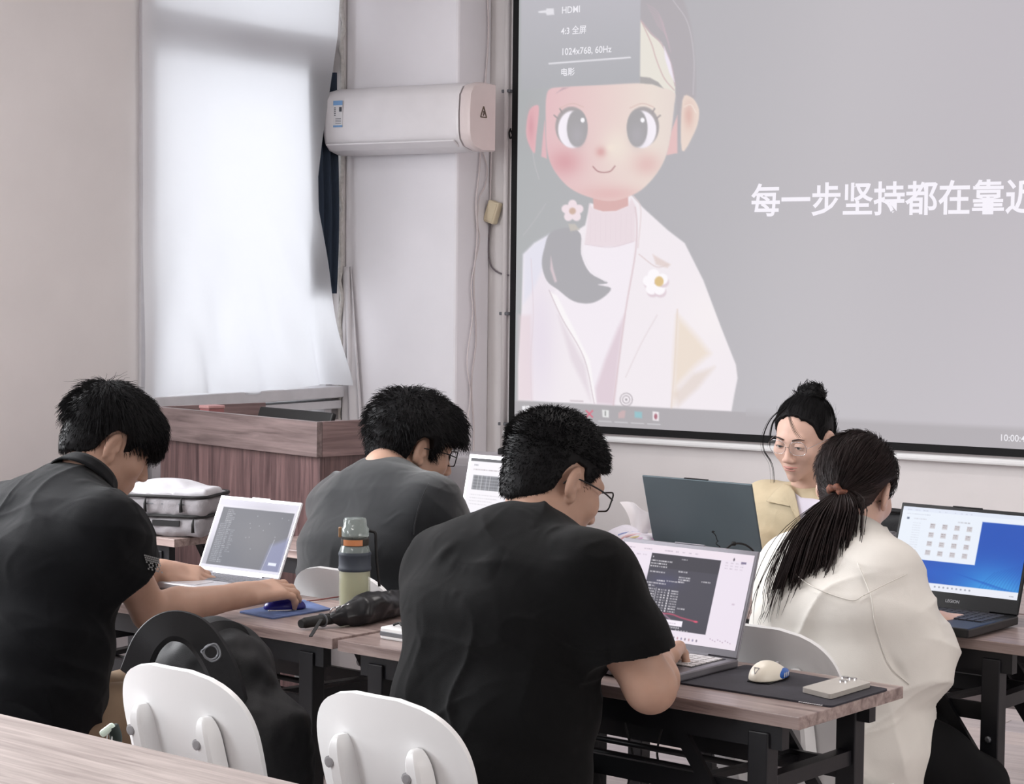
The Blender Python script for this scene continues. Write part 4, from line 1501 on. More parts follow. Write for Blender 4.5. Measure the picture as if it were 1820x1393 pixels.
def scr_editor_pink(u, v):
    r = random.Random(5)
    P = Paint(u, v, (238, 228, 240))
    rect(P, -5, -5, 165, 8, (240, 228, 238))
    for x in (4, 26, 52, 66, 74, 82, 90):
        dashes(P, x, 4.5, 10 if x < 60 else 3, 1.2, (190, 178, 192), r)
    for k in range(4):
        dashes(P, 2 + 8 * k, 11, 5, 1.3, (206, 194, 208), r)
    X0, X1, Y0, Y1 = 37, 122, 9, 88
    rect(P, X0, Y0, X1, Y1, (82, 80, 90), soft=.5)
    rect(P, X0, Y0, X1, Y0 + 15, (74, 72, 80))
    P.glow(60, 38, 18, 8, (84, 84, 112), .7)
    tx = (208, 204, 210)
    rect(P, 39, 12, 40.2, 13.5, tx)
    dashes(P, 75, 12, 7, 1.2, tx, r)
    for a, b, c, dd in ((16, 38, 15, 22), (19, 38, 14, 12), (22, 38, 18, 6), (28, 39, 14, 10)):
        dashes(P, b, a, c + dd * .5, 1.5, tx, r)
    dashes(P, 74, 25, 11, 1.6, tx, r)
    dashes(P, 76, 31, 14, 1.5, tx, r)
    dashes(P, 76, 33.5, 14, 1.5, tx, r)
    dashes(P, 76, 36, 8, 1.5, tx, r)
    dashes(P, 50, 37, 10, 1.5, tx, r)
    dashes(P, 62, 36.5, 13, 1.3, tx, r)
    dashes(P, 104, 33, 11, 1.4, tx, r)
    dashes(P, 38, 40, 24, 1.5, tx, r)
    rect(P, 41, 42.8, 44, 44.6, tx)
    dashes(P, 45, 43, 4, 1.5, tx, r)
    for k in range(9):
        y = 46.4 + k * 2.75
        dashes(P, 40, y, 10.5, 1.5, tx, r)
        P.line([(51.6, y - .3), (51.6, y + 1.9)], .5, tx, .9, 1)
        for x in (54, 58, 62):
            dashes(P, x, y, 2.4, 1.5, tx, r)
        rect(P, 66.6, y - .2, 68.4, y + 1.7, tx)
        dashes(P, 70.5, y, 9, 1.5, tx, r)
    dashes(P, 82, 64, 9, 1.6, tx, r)
    red = (222, 92, 118)
    P.line([(41, 73), (60, 72.5), (76, 71.5), (90, 74), (108, 76)], 1.0, red, .95)
    P.ell(107.5, 76, 2.4, 1, red, .5)
    P.line([(56, 72), (62, 78)], .8, red, .8, 1)
    P.line([(66, 72), (76, 77)], .7, (214, 160, 190), .8, 1)
    for x in (44, 52, 57):
        P.line([(x, 70), (x - .6, 75)], .8, red, .9, 1)
    rect(P, 58.6, 70.4, 59.9, 73.8, (250, 246, 250))
    rect(P, 40, 74.5, 46, 79.5, (150, 70, 92), .5)
    rect(P, 56, 77.5, 92, 83.5, (248, 240, 250), soft=.5)
    dashes(P, 62, 80.5, 22, .9, (196, 184, 200), r)
    for k in range(7):
        rect(P, 72 + k * 2.6, 84.3, 73.6 + k * 2.6, 86, tx, .9)
    for k in range(12):
        if k != 6:
            P.ell(62 + k * 3.4, 87.6, .9, .7, tx, .4, .7)
    for k in range(12):
        dashes(P, 128 + (k % 4) * 6, 10 + (k // 4) * 3, 3.4, 1.2, (206, 194, 208), r)
    P.ell(137, 6.5, .9, 1.6, (90, 84, 96), .4)
    rect(P, 146, 8, 152, 10.2, (110, 100, 130), .8)
    P.line([(146, 53), (147.6, 53)], 1.2, (190, 170, 190), .8, 1)
    rect(P, -5, 93, 165, 105, (240, 230, 240))
    for k in range(16):
        c = [(96, 90, 104), (170, 120, 130), (120, 116, 150)][k % 3]
        P.ell(38 + k * 4.6 + (k > 6) * 6, 95.6, .9, 1.3, c, .4, .7)
    for k in range(9):
        rect(P, 128 + 3 * k, 91 + (k % 3), 129.2 + 3 * k, 92 + (k % 3), (176, 150, 172), .8)
    return P.c


def scr_desktop_blue(u, v):
    r = random.Random(9)
    P = Paint(u, v, (46, 88, 184))
    P.glow(125, 88, 48, 26, (62, 150, 226), .9)
    P.glow(140, 95, 30, 14, (84, 176, 236), .7)
    P.glow(60, 78, 40, 8, (44, 100, 200), .5)
    for k in range(16):
        x = 108 + k * 4
        P.line([(x, 100), (x + 8, 84 - k * .8), (x + 20, 70 - k * 1.4)], .5, (36, 84, 178), .45)
        P.line([(80 + k * 5, 76 + k * 1.3), (120 + k * 5, 84 + k)], .4, (40, 92, 190), .35, 1)
    P.poly([(-5, -5), (165, -5), (165, 11), (102, 11), (102, 64), (-5, 64)], (234, 240, 250), .5)
    rect(P, -5, -5, 165, 5, (226, 232, 246))
    for x in (6, 16, 26, 46, 54, 66, 74, 80, 86):
        dashes(P, x, 3, 6 if x < 40 else 2, 1.2, (196, 200, 214), r)
    dashes(P, 6, 8, 30, 1.2, (210, 214, 226), r)
    rect(P, 7, 13, 10, 15.5, (110, 120, 140))
    dashes(P, 16, 13.5, 16, 1.4, (210, 210, 220), r)
    for k in range(12):
        dashes(P, 16, 19 + k * 3, 10, 1, (216, 220, 230), r)
    dashes(P, 72, 13.5, 16, 1.6, (196, 196, 204), r)
    for a in range(4):
        for b in range(4):
            x, y = 38 + a * 15.5, 18.5 + b * 11
            rect(P, x, y, x + 6.6, y + 6.2, (206, 202, 206), .9)
            dashes(P, x + .6, y + .8, 5, 1.2, (160, 150, 156), r)
            dashes(P, x + .6, y + 3.2, 5, 1.2, (176, 164, 168), r)
    rect(P, -5, 91, 165, 105, (234, 236, 246))
    for k in range(12):
        if k not in (1, 2):
            P.ell(42 + k * 5.4 - (k < 1) * 6, 95, 1.1, 1.1, (130, 134, 150), .4, .75)
    dashes(P, 150, 96, 5, 1, (150, 150, 160), r)
    return P.c


def scr_page_white(u, v):
    r = random.Random(11)
    P = Paint(u, v, (236, 232, 238))
    rect(P, -5, -5, 165, 4, (60, 58, 64))
    dashes(P, 8, 8, 8, 1.8, (120, 120, 130), r)
    dashes(P, 8, 14, 50, 1.5, (170, 160, 164), r)
    rect(P, 9, 22, 160, 41, (120, 120, 126))
    for k in range(70):
        x = 10 + k * 2.2
        P.line([(x, 23), (x, 40)], r.uniform(.3, 1.1), r.choice([(50, 50, 56), (70, 70, 84), (176, 176, 180)]), .85, 1)
    for k in range(5):
        P.line([(9, 23 + 4 * k), (160, 23 + 4 * k)], .5, (190, 190, 196), .6, 1)
    for k in range(4):
        dashes(P, 8, 47 + 4 * k, 60 - 9 * k, 1.2, (206, 202, 208), r)
    rect(P, 9, 71, 160, 80, (112, 112, 118))
    for k in range(60):
        P.line([(10 + 2.5 * k, 72), (10 + 2.5 * k, 79)], r.uniform(.4, 1.1), r.choice([(60, 60, 66), (160, 160, 166), (120, 130, 160)]), .9, 1)
    rect(P, -5, 82, 165, 87, (92, 84, 90))
    for k in range(24):
        P.ell(22 + 6 * k, 84.5, 1.1, 1.1, (206, 190, 194), .4, .9)
    rect(P, -5, 87, 165, 105, (226, 176, 188))
    for k in range(60):
        P.ell(r.uniform(0, 160), r.uniform(88, 100), r.uniform(1, 3), r.uniform(.6, 1.4), r.choice([(242, 222, 228), (150, 96, 108), (236, 200, 208), (214, 120, 134)]), .6, .8)
    return P.c


lp3 = laptop('grey laptop showing a dark terminal on a pale editor, before the nearest man', T(1313, 1171, .772), THT, .356, .25, .232, 20,
             M_DGREY, M_BEZEL, M_KEYL, M_DGREY, scr_editor_pink, (320, 200), bez=(.008, .010, .016))
lp1 = laptop('silver laptop with a dark grey terminal on its screen at the left table', W(499, 1030, 5.14), THT + math.radians(4), .285, .215, .208, 25,
             M_SILVER, M_SILVER, M_KEY, M_SILVER, scr_term_grey, (240, 150), bez=(.006, .009, .010))
lp5 = laptop('black gaming laptop showing a blue desktop with a folder window', T(1811, 1094, .776), THT, .360, .262, .252, 20,
             M_BEZEL, M_BEZEL, M_KEYD, M_BEZEL, scr_desktop_blue, (260, 170), bez=(.008, .010, .036), base_h=.022)
_A = rotx(-math.radians(20))
text('LEGION', .0105, mat('grey_logo_print', srgb(150, 150, 154), .4, var=.05), _A @ np.stack([(1, 0, 0), (0, 0, 1), (0, -1, 0)], 1),
     _A @ np.array((-.012, -.0042, .012)) + (0, .131 - .004, .022), 'maker_lettering', lp5, bold=.02)
lp2 = laptop('white bordered laptop with a table filled page, in front of the man in dark grey', W(980, 978, 5.86), THT, .36, .25, .262, 13,
             M_SILVER, M_SILVER, M_KEY, M_SILVER, scr_page_white, (220, 140), bez=(.010, .012, .018))
_h = T(1357, 1003, .772)
_e = np.array([math.cos(THT + math.pi), math.sin(THT + math.pi), 0])
lp4 = laptop('teal grey laptop seen from behind its open lid, in front of the woman in beige', _h + _e * .375, THT + math.pi, .375, .25, .242, 17,
             M_TEAL, M_BEZEL, M_KEYD, M_BEZEL, None, (2, 2), lid_mat=M_TEAL)
# low riser under the left laptop
_p = lp1.location
rs = thing('laptop_riser', 'low dark riser under the silver laptop', 'stand', (_p[0], _p[1], .75), THT + math.radians(4))
_rh = _p[2] - .75 - .001
for sx in (-1, 1):
    MB().box((sx * .1, .01, _rh / 2), (.02, .16, _rh), bev=.002).build('riser_foot', M_RUBBER, rs)

# ------------------------------------------------------------------ things on the tables and chairs
TH = .75                                              # table height


def sdf_obj(s, name, m, parent, base, disp=None):
    v, f = s.mesh(disp)
    return mesh(name, v - np.asarray(base), f, m, parent, smooth=True)


def flat_slab(name, label, cat, pix, h, th, m, rad=.006, part='slab', group=None):
    """a thin slab lying on a table, its corners given by photo positions"""
    q = [T(u, v, h) for u, v in pix]
    c = sum(q) / len(q)
    c[2] = h
    t = thing(name, label, cat, c, 0, group)
    P = []
    n = len(q)
    for i in range(n):
        a, b, d = q[i - 1] - c, q[i] - c, q[(i + 1) % n] - c
        ra, rd = nrm(a - b) * rad, nrm(d - b) * rad
        for k in range(5):
            s_ = k / 4
            P.append((1 - s_) ** 2 * (b + ra) + 2 * s_ * (1 - s_) * b + s_ ** 2 * (b + rd))
    m_ = len(P)
    v = [p + (0, 0, z) for z in (0.0005, th) for p in P]
    f = [tuple(range(m_)), tuple(range(2 * m_ - 1, m_ - 1, -1))] + [(i, i + m_, (i + 1) % m_ + m_, (i + 1) % m_) for i in range(m_)]
    mesh(part, v, [x[::-1] for x in f], m, t)
    return t, c


# ---- foreground table: mouse mat, mouse, phone
M_MAT = mat('dark_mouse_mat', srgb(46, 44, 52), .75, var=.25, scale=14, bump=.2, bscale=400)
pix = [(1196, 1214), (1478, 1258), (1580, 1227), (1326, 1184)]
mp, c = flat_slab('mouse_mat', 'dark grey mouse mat under the white mouse', 'mouse mat', pix, TH, .004, M_MAT, .012, 'mat')
pr = MB()
for i in range(11):
    p = T(1421 + i * 3.9, 1247 + i * .62, TH + .004) - c
    pr.box(p + (0, 0, .0002), (.0028, .0045, .0006), rotz(THT))
pr.build('maker_print', M_LBL_WHITE, mp, kind='stuff')
mc = T(1366, 1207, TH + .004)
M_CREAMW = mat('cream_white_plastic', srgb(236, 228, 212), .35, var=.02)
M_BLUEP = mat('blue_plastic', srgb(38, 92, 172), .35, var=.05)
mo = thing('computer_mouse', 'cream white computer mouse with a blue side on the dark mat', 'mouse', mc, 0)
Mm = np.stack([EX, EY, np.array((0, 0, 1.0))], 1) @ rotz(math.radians(8))
s = Sdf(mc - .09, mc + .09, .0022)
s.ell(mc + Mm @ np.array((-.002, -.012, .006)), (.031, .046, .034), Mm, .01).ell(mc + Mm @ np.array((0, .022, .002)), (.029, .046, .024), Mm, .02)
s.plane(mc + (0, 0, .003), (0, 0, -1))
sdf_obj(s, 'shell', M_CREAMW, mo, mc)
s = Sdf(mc - .09, mc + .09, .0022)
s.ell(mc + Mm @ np.array((.006, .012, .010)), (.0285, .046, .017), Mm, .004)
s.plane(mc + Mm @ np.array((.022, 0, 0)), -Mm[:, 0]).plane(mc + (0, 0, .004), (0, 0, -1))
sp_ = sdf_obj(s, 'side_grip', M_BLUEP, mo, mc)
pr = MB()
for k in range(3):
    pr.bar(Mm @ np.array((.0352, -.002 + k * .009, .008)), Mm @ np.array((.0352, .002 + k * .009, .017)), .0018, .001, up=EX)
pr.build('side_print', M_LBL_WHITE, sp_, kind='stuff')
pr = MB()
tp = [np.array((-.012, -.044, .030)), np.array((.0, -.046, .030)), np.array((-.006, -.0545, .019))]
for k in range(3):
    pr.bar(Mm @ tp[k], Mm @ tp[(k + 1) % 3], .0012, .0012)
pr.build('triangle_mark', M_BOLT, mo)
MB().box(Mm @ np.array((0, 0, .0015)), (.05, .10, .003), Mm, bev=.001).build('sole', M_RUBBER, mo)
MB().lathe([(.006, -.003), (.006, .003)], Mm @ np.array((0, .044, .024)), 12, Mm @ np.array([[0, 0, 1.0], [1, 0, 0], [0, 1, 0]])).build('scroll_wheel', M_BOLT, mo)

pix = [(1424, 1230), (1476, 1243), (1549, 1221), (1499, 1209)]
ph, c = flat_slab('phone', 'phone in a clear case lying face down on the mouse mat', 'phone', pix, TH + .0045, .010, mat('clear_grey_case', srgb(178, 172, 166), .15, var=.03), .010, 'case')
q = [T(u, v, TH + .0045) - c for u, v in pix]
q = [p * (1, 1, 0) for p in q]
cam_c = q[3] * .55 + q[2] * .25
for k, (a, b) in enumerate(((.55, .35), (.75, .1), (.35, .12))):
    p = q[3] * a + q[2] * b
    MB().lathe([(.0085, .010), (.0085, .0122), (.006, .0125)], (p[0], p[1], 0), 14).build('camera_lens', M_CHROME, ph)
MB().bar(q[0] * .9 + q[1] * .05 + (0, 0, .005), q[0] * .1 + q[1] * .85 + (0, 0, .005), .0015, .004).build('edge_strip', M_CHROME, ph)

# ---- left table: mouse mat, mouse, bottle, umbrella, white box
M_BLUEMAT = mat('blue_mouse_mat', srgb(84, 100, 142), .7, var=.4, scale=18)
pix = [(424, 1089), (485, 1101), (589, 1084), (540, 1068)]
flat_slab('mouse_mat', 'bright blue patterned mouse mat under the hand of the man in the polo', 'mouse mat', pix, TH, .004, M_BLUEMAT, .008, 'mat')
mc = T(506, 1082, TH + .004)
mo = thing('computer_mouse', 'dark blue computer mouse under the hand of the man in the polo', 'mouse', mc, 0)
Mm = np.stack([EX, EY, np.array((0, 0, 1.0))], 1) @ rotz(math.radians(-35))
s = Sdf(mc - .08, mc + .08, .0025)
s.ell(mc + (0, 0, .004), (.028, .052, .026), Mm, .01).plane(mc + (0, 0, .001), (0, 0, -1))
sdf_obj(s, 'shell', mat('deep_blue_plastic', srgb(34, 30, 120), .3, var=.1), mo, mc)
MB().box(Mm @ np.array((0, -.01, .0)), (.058, .07, .006), Mm, bev=.002).build('sole', M_CHROME, mo)
MB().tube(spline([T(545, 1068, TH + .004), T(565, 1066, TH + .004), T(590, 1062, TH + .004), T(606, 1060, TH + .004)], 6), .0018, 6).build(
    'mouse_cable', mat('dark_red_cable', srgb(120, 66, 62), .5, var=.05), label='thin dark red cable lying behind the blue mouse mat', cat='cable')

bc = T(630, 1089, TH)
bt = thing('water_bottle', 'clear water bottle with a dark grip band and orange collar', 'bottle', bc, 0)
M_CLEAR = mat('tinted_clear_plastic', srgb(205, 206, 180), .08, alpha=.45, spec=.7, var=.02)
M_CLEARG = mat('smoky_clear_plastic', srgb(150, 160, 156), .08, alpha=.55, spec=.8, var=.02)
M_TEA = mat('pale_tea', srgb(176, 176, 140), .1, alpha=.75, var=.03)
MB().lathe([(.034, 0), (.038, .004), (.038, .118), (.038, .120)], n=28).build('lower_body', M_CLEAR, bt, smooth=True, angle=40)
MB().lathe([(.030, .006), (.033, .008), (.033, .104), (.030, .105)], n=28).build('tea', M_TEA, bt, smooth=True, angle=40)
MB().lathe([(.0385, .104), (.040, .106), (.040, .112), (.039, .114), (.039, .140), (.040, .142), (.040, .146), (.0385, .150)], n=28).build('grip_band', mat('dark_blue_grey_rubber', srgb(58, 64, 74), .6, var=.08), bt, smooth=True, angle=40)
MB().lathe([(.038, .150), (.035, .160), (.032, .166)], n=28).build('shoulder', M_CLEARG, bt, smooth=True, angle=40)
MB().lathe([(.032, .165), (.034, .168), (.034, .182), (.031, .184)], n=28).build('collar', mat('dark_olive_plastic', srgb(52, 48, 42), .5, var=.05), bt, smooth=True, angle=40)
pn = nrm(CAMP * (1, 1, 0) - bc * (1, 1, 0))
px_ = np.array([-pn[1], pn[0], 0])
th_ = np.linspace(-.9, .55, 9)
cv = np.array([math.cos(a) * pn * .0355 + math.sin(a) * px_ * .0355 for a in th_])
bn = []
bf_ = []
for z in (.167, .181):
    bn += [tuple(p + (0, 0, z)) for p in cv]
for z in (.167, .181):
    bn += [tuple(p * .93 + (0, 0, z)) for p in cv]
k9 = len(th_)
for i in range(k9 - 1):
    bf_ += [(i, i + 1, k9 + i + 1, k9 + i), (2 * k9 + i, 3 * k9 + i, 3 * k9 + i + 1, 2 * k9 + i + 1), (k9 + i, k9 + i + 1, 3 * k9 + i + 1, 3 * k9 + i), (i, 2 * k9 + i, 2 * k9 + i + 1, i + 1)]
mesh('orange_latch', bn, bf_, mat('orange_plastic', srgb(196, 128, 84), .45, var=.05), bt)
MB().lathe([(.030, .184), (.034, .188), (.034, .206), (.029, .212), (.028, .226), (.026, .231), (.022, .232)], n=28).build('lid', M_CLEARG, bt, smooth=True, angle=40)
MB().box(px_ * -.036 + (0, 0, .197), (.008, .016, .024), np.stack([px_, pn, (0, 0, 1)], 1), bev=.002).build('lid_clip', mat('tan_clip', srgb(150, 116, 84), .5, var=.05), bt)
MB().tube(spline([px_ * .034 + (0, 0, .20), px_ * .048 + (0, 0, .196), px_ * .050 + (0, 0, .18), px_ * .052 + (0, 0, .14), px_ * .056 + (0, 0, .10), px_ * .06 + (0, 0, .065)], 5), .004, 6).build('carry_strap', M_RUBBER, bt, smooth=True)

# folded umbrella
u0, u1, u2, u3 = T(541, 1107, TH + .015), T(585, 1101, TH + .020), T(640, 1088, TH + .030), T(705, 1070, TH + .032)
um = thing('folded_umbrella', 'black folded umbrella lying on the table beside the bottle', 'umbrella', (u2[0], u2[1], TH), 0)
ub = np.array((u2[0], u2[1], TH))
s = Sdf(np.minimum(u1, u3) - .08, np.maximum(u1, u3) + .08, .0035)
ud = nrm(u3 - u1)
s.chain([u1 + ud * .015, u1 * .5 + u2 * .5, u2, u3], [.014, .021, .031, .034], .02)
s.ell(u2 + ud * .05 + (0, 0, .018), (.05, .034, .022), np.stack([ud, np.cross((0, 0, 1), ud), (0, 0, 1)], 1), .02)
s.plane((0, 0, TH + .001), (0, 0, -1))
sdf_obj(s, 'folded_cloth', mat('black_umbrella_nylon', srgb(14, 14, 18), .35, spec=.5, var=.2, scale=30), um, ub,
        lambda P, n: .004 * (1 - np.abs(noise3(np.stack([P @ ud * 8, P @ np.cross((0, 0, 1), ud) * 40, P[:, 2] * 40], 1), 1, 4))) ** 2 - .003 + .003 * noise3(P, 45, 2))
MB().tube([u0 - ub, u1 + ud * .03 - ub], [.0125, .0135], 14).build('handle', M_RUBBER, um, smooth=True, angle=40)
MB().tube([u0 - ud * .012 - ub, u0 + ud * .004 - ub], [.010, .0125], 14).build('handle_knob', M_RUBBER, um, smooth=True, angle=40)
q = T(573, 1102, TH + .018)
MB().tube([q - ud * .0015 - ub, q + ud * .0015 - ub], [.0165, .0165], 16).build('metal_ring', M_GREYM, um, smooth=True, angle=40)
MB().bar(T(571, 1100, TH + .028) - ub, T(552, 1131, TH + .004) - ub, .008, .002).build('wrist_strap', M_RUBBER, um)
# silver clips of the folded ribs
for k in range(4):
    a = u1 * (1 - k / 6) + u2 * (k / 6)
    MB().tube(spline([a + (0, 0, .012) - ub, a + ud * .012 + (0, 0, .026) - ub - CF * .012, a + ud * .03 + (0, 0, .024) - ub - CF * .01], 4), .0018, 5).build('rib_end', M_CHROME, um, smooth=True)

wc = T(688, 1136, TH)
wb = thing('charger_box', 'small white box with a grey edge beside the umbrella', 'box', wc, THT)
MB().box((0.02, .02, .014), (.075, .05, .028), bev=.004).build('box_body', M_WHITE, wb)
MB().box((0.02, -.0055, .013), (.073, .002, .010), bev=.001).build('edge_band', M_GREYM, wb)
MB().tube(spline([(0, .02, .03), (.015, .025, .036), (.03, .015, .034), (.05, .02, .032)], 5), .003, 6).build('short_cable', M_RUBBER, wb, smooth=True)

# ---- grey bag on the rear left table
gb = W(310, 905, 6.42)
gb[2] = TH
M_BAG = mat('pale_grey_canvas', srgb(140, 137, 140), .7, var=.06, scale=25, bump=.3, bscale=300)
M_BAGL = mat('light_grey_canvas', srgb(186, 184, 188), .7, var=.04, scale=25, bump=.2, bscale=300)
RB = YAW - math.radians(14)
bg = thing('grey_bag', 'pale grey zipped shoulder bag on the table behind the man in the polo', 'bag', gb, RB)
s = Sdf((-.2, -.16, -.01), (.2, .16, .22), .004)
s.rbox((0, 0, .036), (.145, .11, .036), .025, k=.01).rbox((0, 0, .098), (.150, .115, .036), .028, k=.006)
sdf_obj(s, 'bag_body', M_BAG, bg, (0, 0, 0), lambda P, n: .004 * noise3(P, 18, 3) + .002 * noise3(P, 50, 4))
s = Sdf((-.2, -.16, .08), (.2, .16, .24), .004)
s.ell((-.02, .01, .130), (.135, .105, .042), k=.01).rbox((.09, -.03, .138), (.06, .07, .014), .012, k=.01)
s.plane((0, 0, .128), (0, 0, -1))
sdf_obj(s, 'top_flap', M_BAGL, bg, (0, 0, 0), lambda P, n: .004 * noise3(P, 22, 7))
for z, w_, d_ in ((.067, .146, .111), (.128, .150, .115)):
    MB().tube([(a, b, z) for a, b in rrect(2 * w_, 2 * d_, .04, 6)], .0055, 6, closed=True).build('zip', M_RUBBER, bg, smooth=True)
for x, z in ((-.045, .124), (.075, .126), (.115, .064)):
    MB().tube([(x, -.118, z), (x - .002, -.121, z - .02), (x - .001, -.121, z - .045)], [.002, .0045, .0055], 6).build('zip_puller', M_RUBBER, bg, smooth=True)
MB().box((.02, -.113, .105), (.15, .004, .004)).build('pocket_seam', M_GREYM, bg)
MB().box((.02, -.112, .045), (.09, .006, .018)).build('side_strap', M_RUBBER, bg)

# ---- black backpack on the empty chair
M_PACK = mat('black_nylon', srgb(13, 13, 16), .6, spec=.35, var=.2, scale=20, bump=.2, bscale=500)
bb = np.array(ch_a.location) + (0, 0, .45) + EY * .02
bp = thing('backpack', 'black backpack with a grey ring, standing on the seat of the unoccupied chair', 'backpack', bb, 0)
s = Sdf(bb + (-.42, -.36, -.01), bb + (.42, .36, .55), .005)
B0, B1 = W(404, 1330, 4.16), W(352, 1185, 4.18)
s.rbox(W(420, 1350, 4.14), (.155, .11, .14), .07, np.stack([EX, EY, (0, 0, 1)], 1), .05)
s.ell(W(372, 1205, 4.17), (.145, .105, .115), np.stack([EX, EY, (0, 0, 1)], 1), .06)
s.ell(W(405, 1178, 4.22), (.075, .075, .065), None, .06).cap(W(398, 1190, 4.2), W(452, 1345, 4.16), .078, .100, .06)
s.plane(bb + (0, 0, .006), (0, 0, -1))
sdf_obj(s, 'pack_body', M_PACK, bp, bb, lambda P, n: .007 * noise3(P, 12, 5) + .004 * noise3(P, 34, 6))


def strap(pts, w_, th, up, name, m):
    c_ = spline(pts, 8)
    tn = nrm_rows(np.gradient(c_, axis=0)) if False else np.gradient(c_, axis=0)
    tn /= np.linalg.norm(tn, axis=1)[:, None]
    sd = np.cross(tn, up)
    sd /= np.linalg.norm(sd, axis=1)[:, None]
    nn = np.cross(sd, tn)
    v, f = [], []
    for i in range(len(c_)):
        for a, b in ((-1, -.5), (-.8, 1), (.8, 1), (1, -.5), (.8, -1), (-.8, -1)):
            v.append(c_[i] + sd[i] * a * w_ / 2 + nn[i] * b * th / 2)
        if i:
            o_ = len(v) - 12
            f += [(o_ + k, o_ + (k + 1) % 6, o_ + 6 + (k + 1) % 6, o_ + 6 + k) for k in range(6)]
    f += [(5, 4, 3, 2, 1, 0), tuple(len(v) - 6 + k for k in range(6))]
    return mesh(name, np.array(v) - bb, f, m, bp, smooth=True, angle=50)


strap([W(236, 1200, 4.05), W(262, 1140, 4.02), W(298, 1112, 4.02), W(340, 1118, 4.03), W(372, 1150, 4.04), W(402, 1210, 4.03), W(420, 1290, 4.02)], .065, .016, -CF + (0, 0, .5), 'shoulder_strap', M_PACK)
strap([W(350, 1128, 4.10), W(392, 1114, 4.14), W(426, 1122, 4.15), W(444, 1158, 4.15)], .03, .01, -CF + (0, 0, .6), 'carry_handle', M_PACK)
rc = W(375, 1159, 3.995)
rg = [rc + CR * .0145 * math.cos(a) - CD * .0145 * math.sin(a) - bb for a in np.linspace(0, 2 * math.pi, 24)[:-1]]
MB().tube(rg, .0028, 7, closed=True).build('metal_ring', M_GREYM, bp, smooth=True)
rg = [W(u, v, 3.992) - bb for u, v in ((357, 1157), (379, 1144), (389, 1152), (391, 1166), (382, 1174), (372, 1173))]
MB().tube(spline(rg + rg[:1], 5), .0022, 6).build('buckle', M_GREYM, bp, smooth=True)
# pale tag hanging beside the chair
tg = W(191, 1297, 3.93)
tt = thing('hanging_tag', 'pale mint tag with a white cord hanging beside the unoccupied chair', 'tag', tg, 0)
Mt = np.stack([CR * .8 - CD * .6, CF, CR * .6 + CD * .8], 1)
MB().box((0, 0, 0), (.034, .012, .015), Mt, bev=.006).build('tag_body', mat('pale_mint_plastic', srgb(216, 232, 218), .4, var=.03), tt)
for du in (0, 9):
    MB().tube(spline([W(191 + du, 1302, 3.93) - tg, W(190 + du, 1318, 3.93) - tg, W(193 + du, 1332, 3.93) - tg], 5), .0014, 5).build('cord', M_WHITE, tt, smooth=True)
MB().tube(spline([W(200, 1290, 3.935) - tg, W(206, 1310, 3.94) - tg, W(204, 1336, 3.94) - tg], 5), .012, 8).build('dark_pouch', mat('dark_green_cloth', srgb(30, 40, 36), .8, var=.1), tt, smooth=True)

# ---- far table: tissue pack, pink cloth, black case
tc = W(1128, 975, 5.98)
tc[2] = TH
M_FILM = mat('white_printed_film', srgb(226, 222, 232), .3, var=.06, scale=30)
tp_ = thing('tissue_pack', 'soft white tissue pack with a sheet sticking out, left of the teal laptop', 'tissue pack', tc, THT)
s = Sdf((-.12, -.09, -.01), (.12, .09, .14), .0035)
s.rbox((0, 0, .036), (.088, .055, .036), .03, k=.02).ell((-.03, 0, .06), (.05, .045, .03), k=.02)
s.plane((0, 0, .001), (0, 0, -1))
pk = sdf_obj(s, 'pack', M_FILM, tp_, (0, 0, 0), lambda P, n: .003 * noise3(P, 30, 2) + .0015 * noise3(P, 80, 3))
for k, cc in enumerate((srgb(150, 160, 206), srgb(224, 186, 190), srgb(222, 206, 160), srgb(204, 170, 200))):
    arc = spline([(-.06 + .026 * k, -.058, .018), (-.035 + .026 * k, -.050, .058), (.0 + .024 * k, -.03, .074 - .004 * k), (.03 + .02 * k, .02, .070 - .006 * k)], 6)
    MB().tube(arc, .0045, 6).build('colour_band', mat('film_band', cc, .35, var=.03), pk, smooth=True)


def tis(u, v):
    x = -.03 + .085 * u + .012 * np.sin(v * 3) - (1 - v) * (.012 - .024 * u)
    y = .014 * np.sin(u * 7) * (1 - .6 * v) + .01 * (1 - v) * np.where(u > .7, -(u - .7) * 6, 0)
    z = .066 + .072 * (1 - v) + .010 * np.sin(u * 4 + 1) * (1 - v)
    w = .55 + .75 * (1 - v)
    x = (x - .01) * w + .01
    return np.stack([x, y, .066 + (z - .066) * 1.15], 1)


v, f = sheet(tis, 16, 12, .0008)
mesh('tissue_sheet', v, f, M_LBL_WHITE if False else mat('tissue_paper', srgb(240, 236, 238), .9, var=.01), tp_, smooth=True, angle=60)
pcn = W(1088, 988, 5.86)
pcn[2] = TH
pk_ = thing('knitted_cloth', 'folded pinkish knitted cloth beside the tissue pack', 'cloth', pcn, THT)
s = Sdf((-.13, -.08, -.01), (.13, .08, .06), .004)
s.rbox((0, 0, .014), (.10, .045, .014), .013, k=.01).rbox((.01, .005, .032), (.085, .04, .011), .010, k=.008)
sdf_obj(s, 'folds', mat('pink_grey_knit', srgb(190, 168, 172), .9, var=.12, scale=90, bump=.6, bscale=260), pk_, (0, 0, 0), lambda P, n: .003 * noise3(P, 30, 5))
pcn = W(1104, 1000, 5.74)
pcn[2] = TH
bc_ = thing('black_case', 'small black zipped case in front of the pink cloth', 'case', pcn, THT + .3)
s = Sdf((-.09, -.05, -.005), (.09, .05, .05), .0035)
s.rbox((0, 0, .016), (.07, .03, .016), .014)
sdf_obj(s, 'case_body', M_PACK, bc_, (0, 0, 0), lambda P, n: .002 * noise3(P, 40, 5))
MB().tube([(-.06, -.031, .018), (.06, -.031, .018)], .002, 6).build('zip', M_GREYM, bc_)

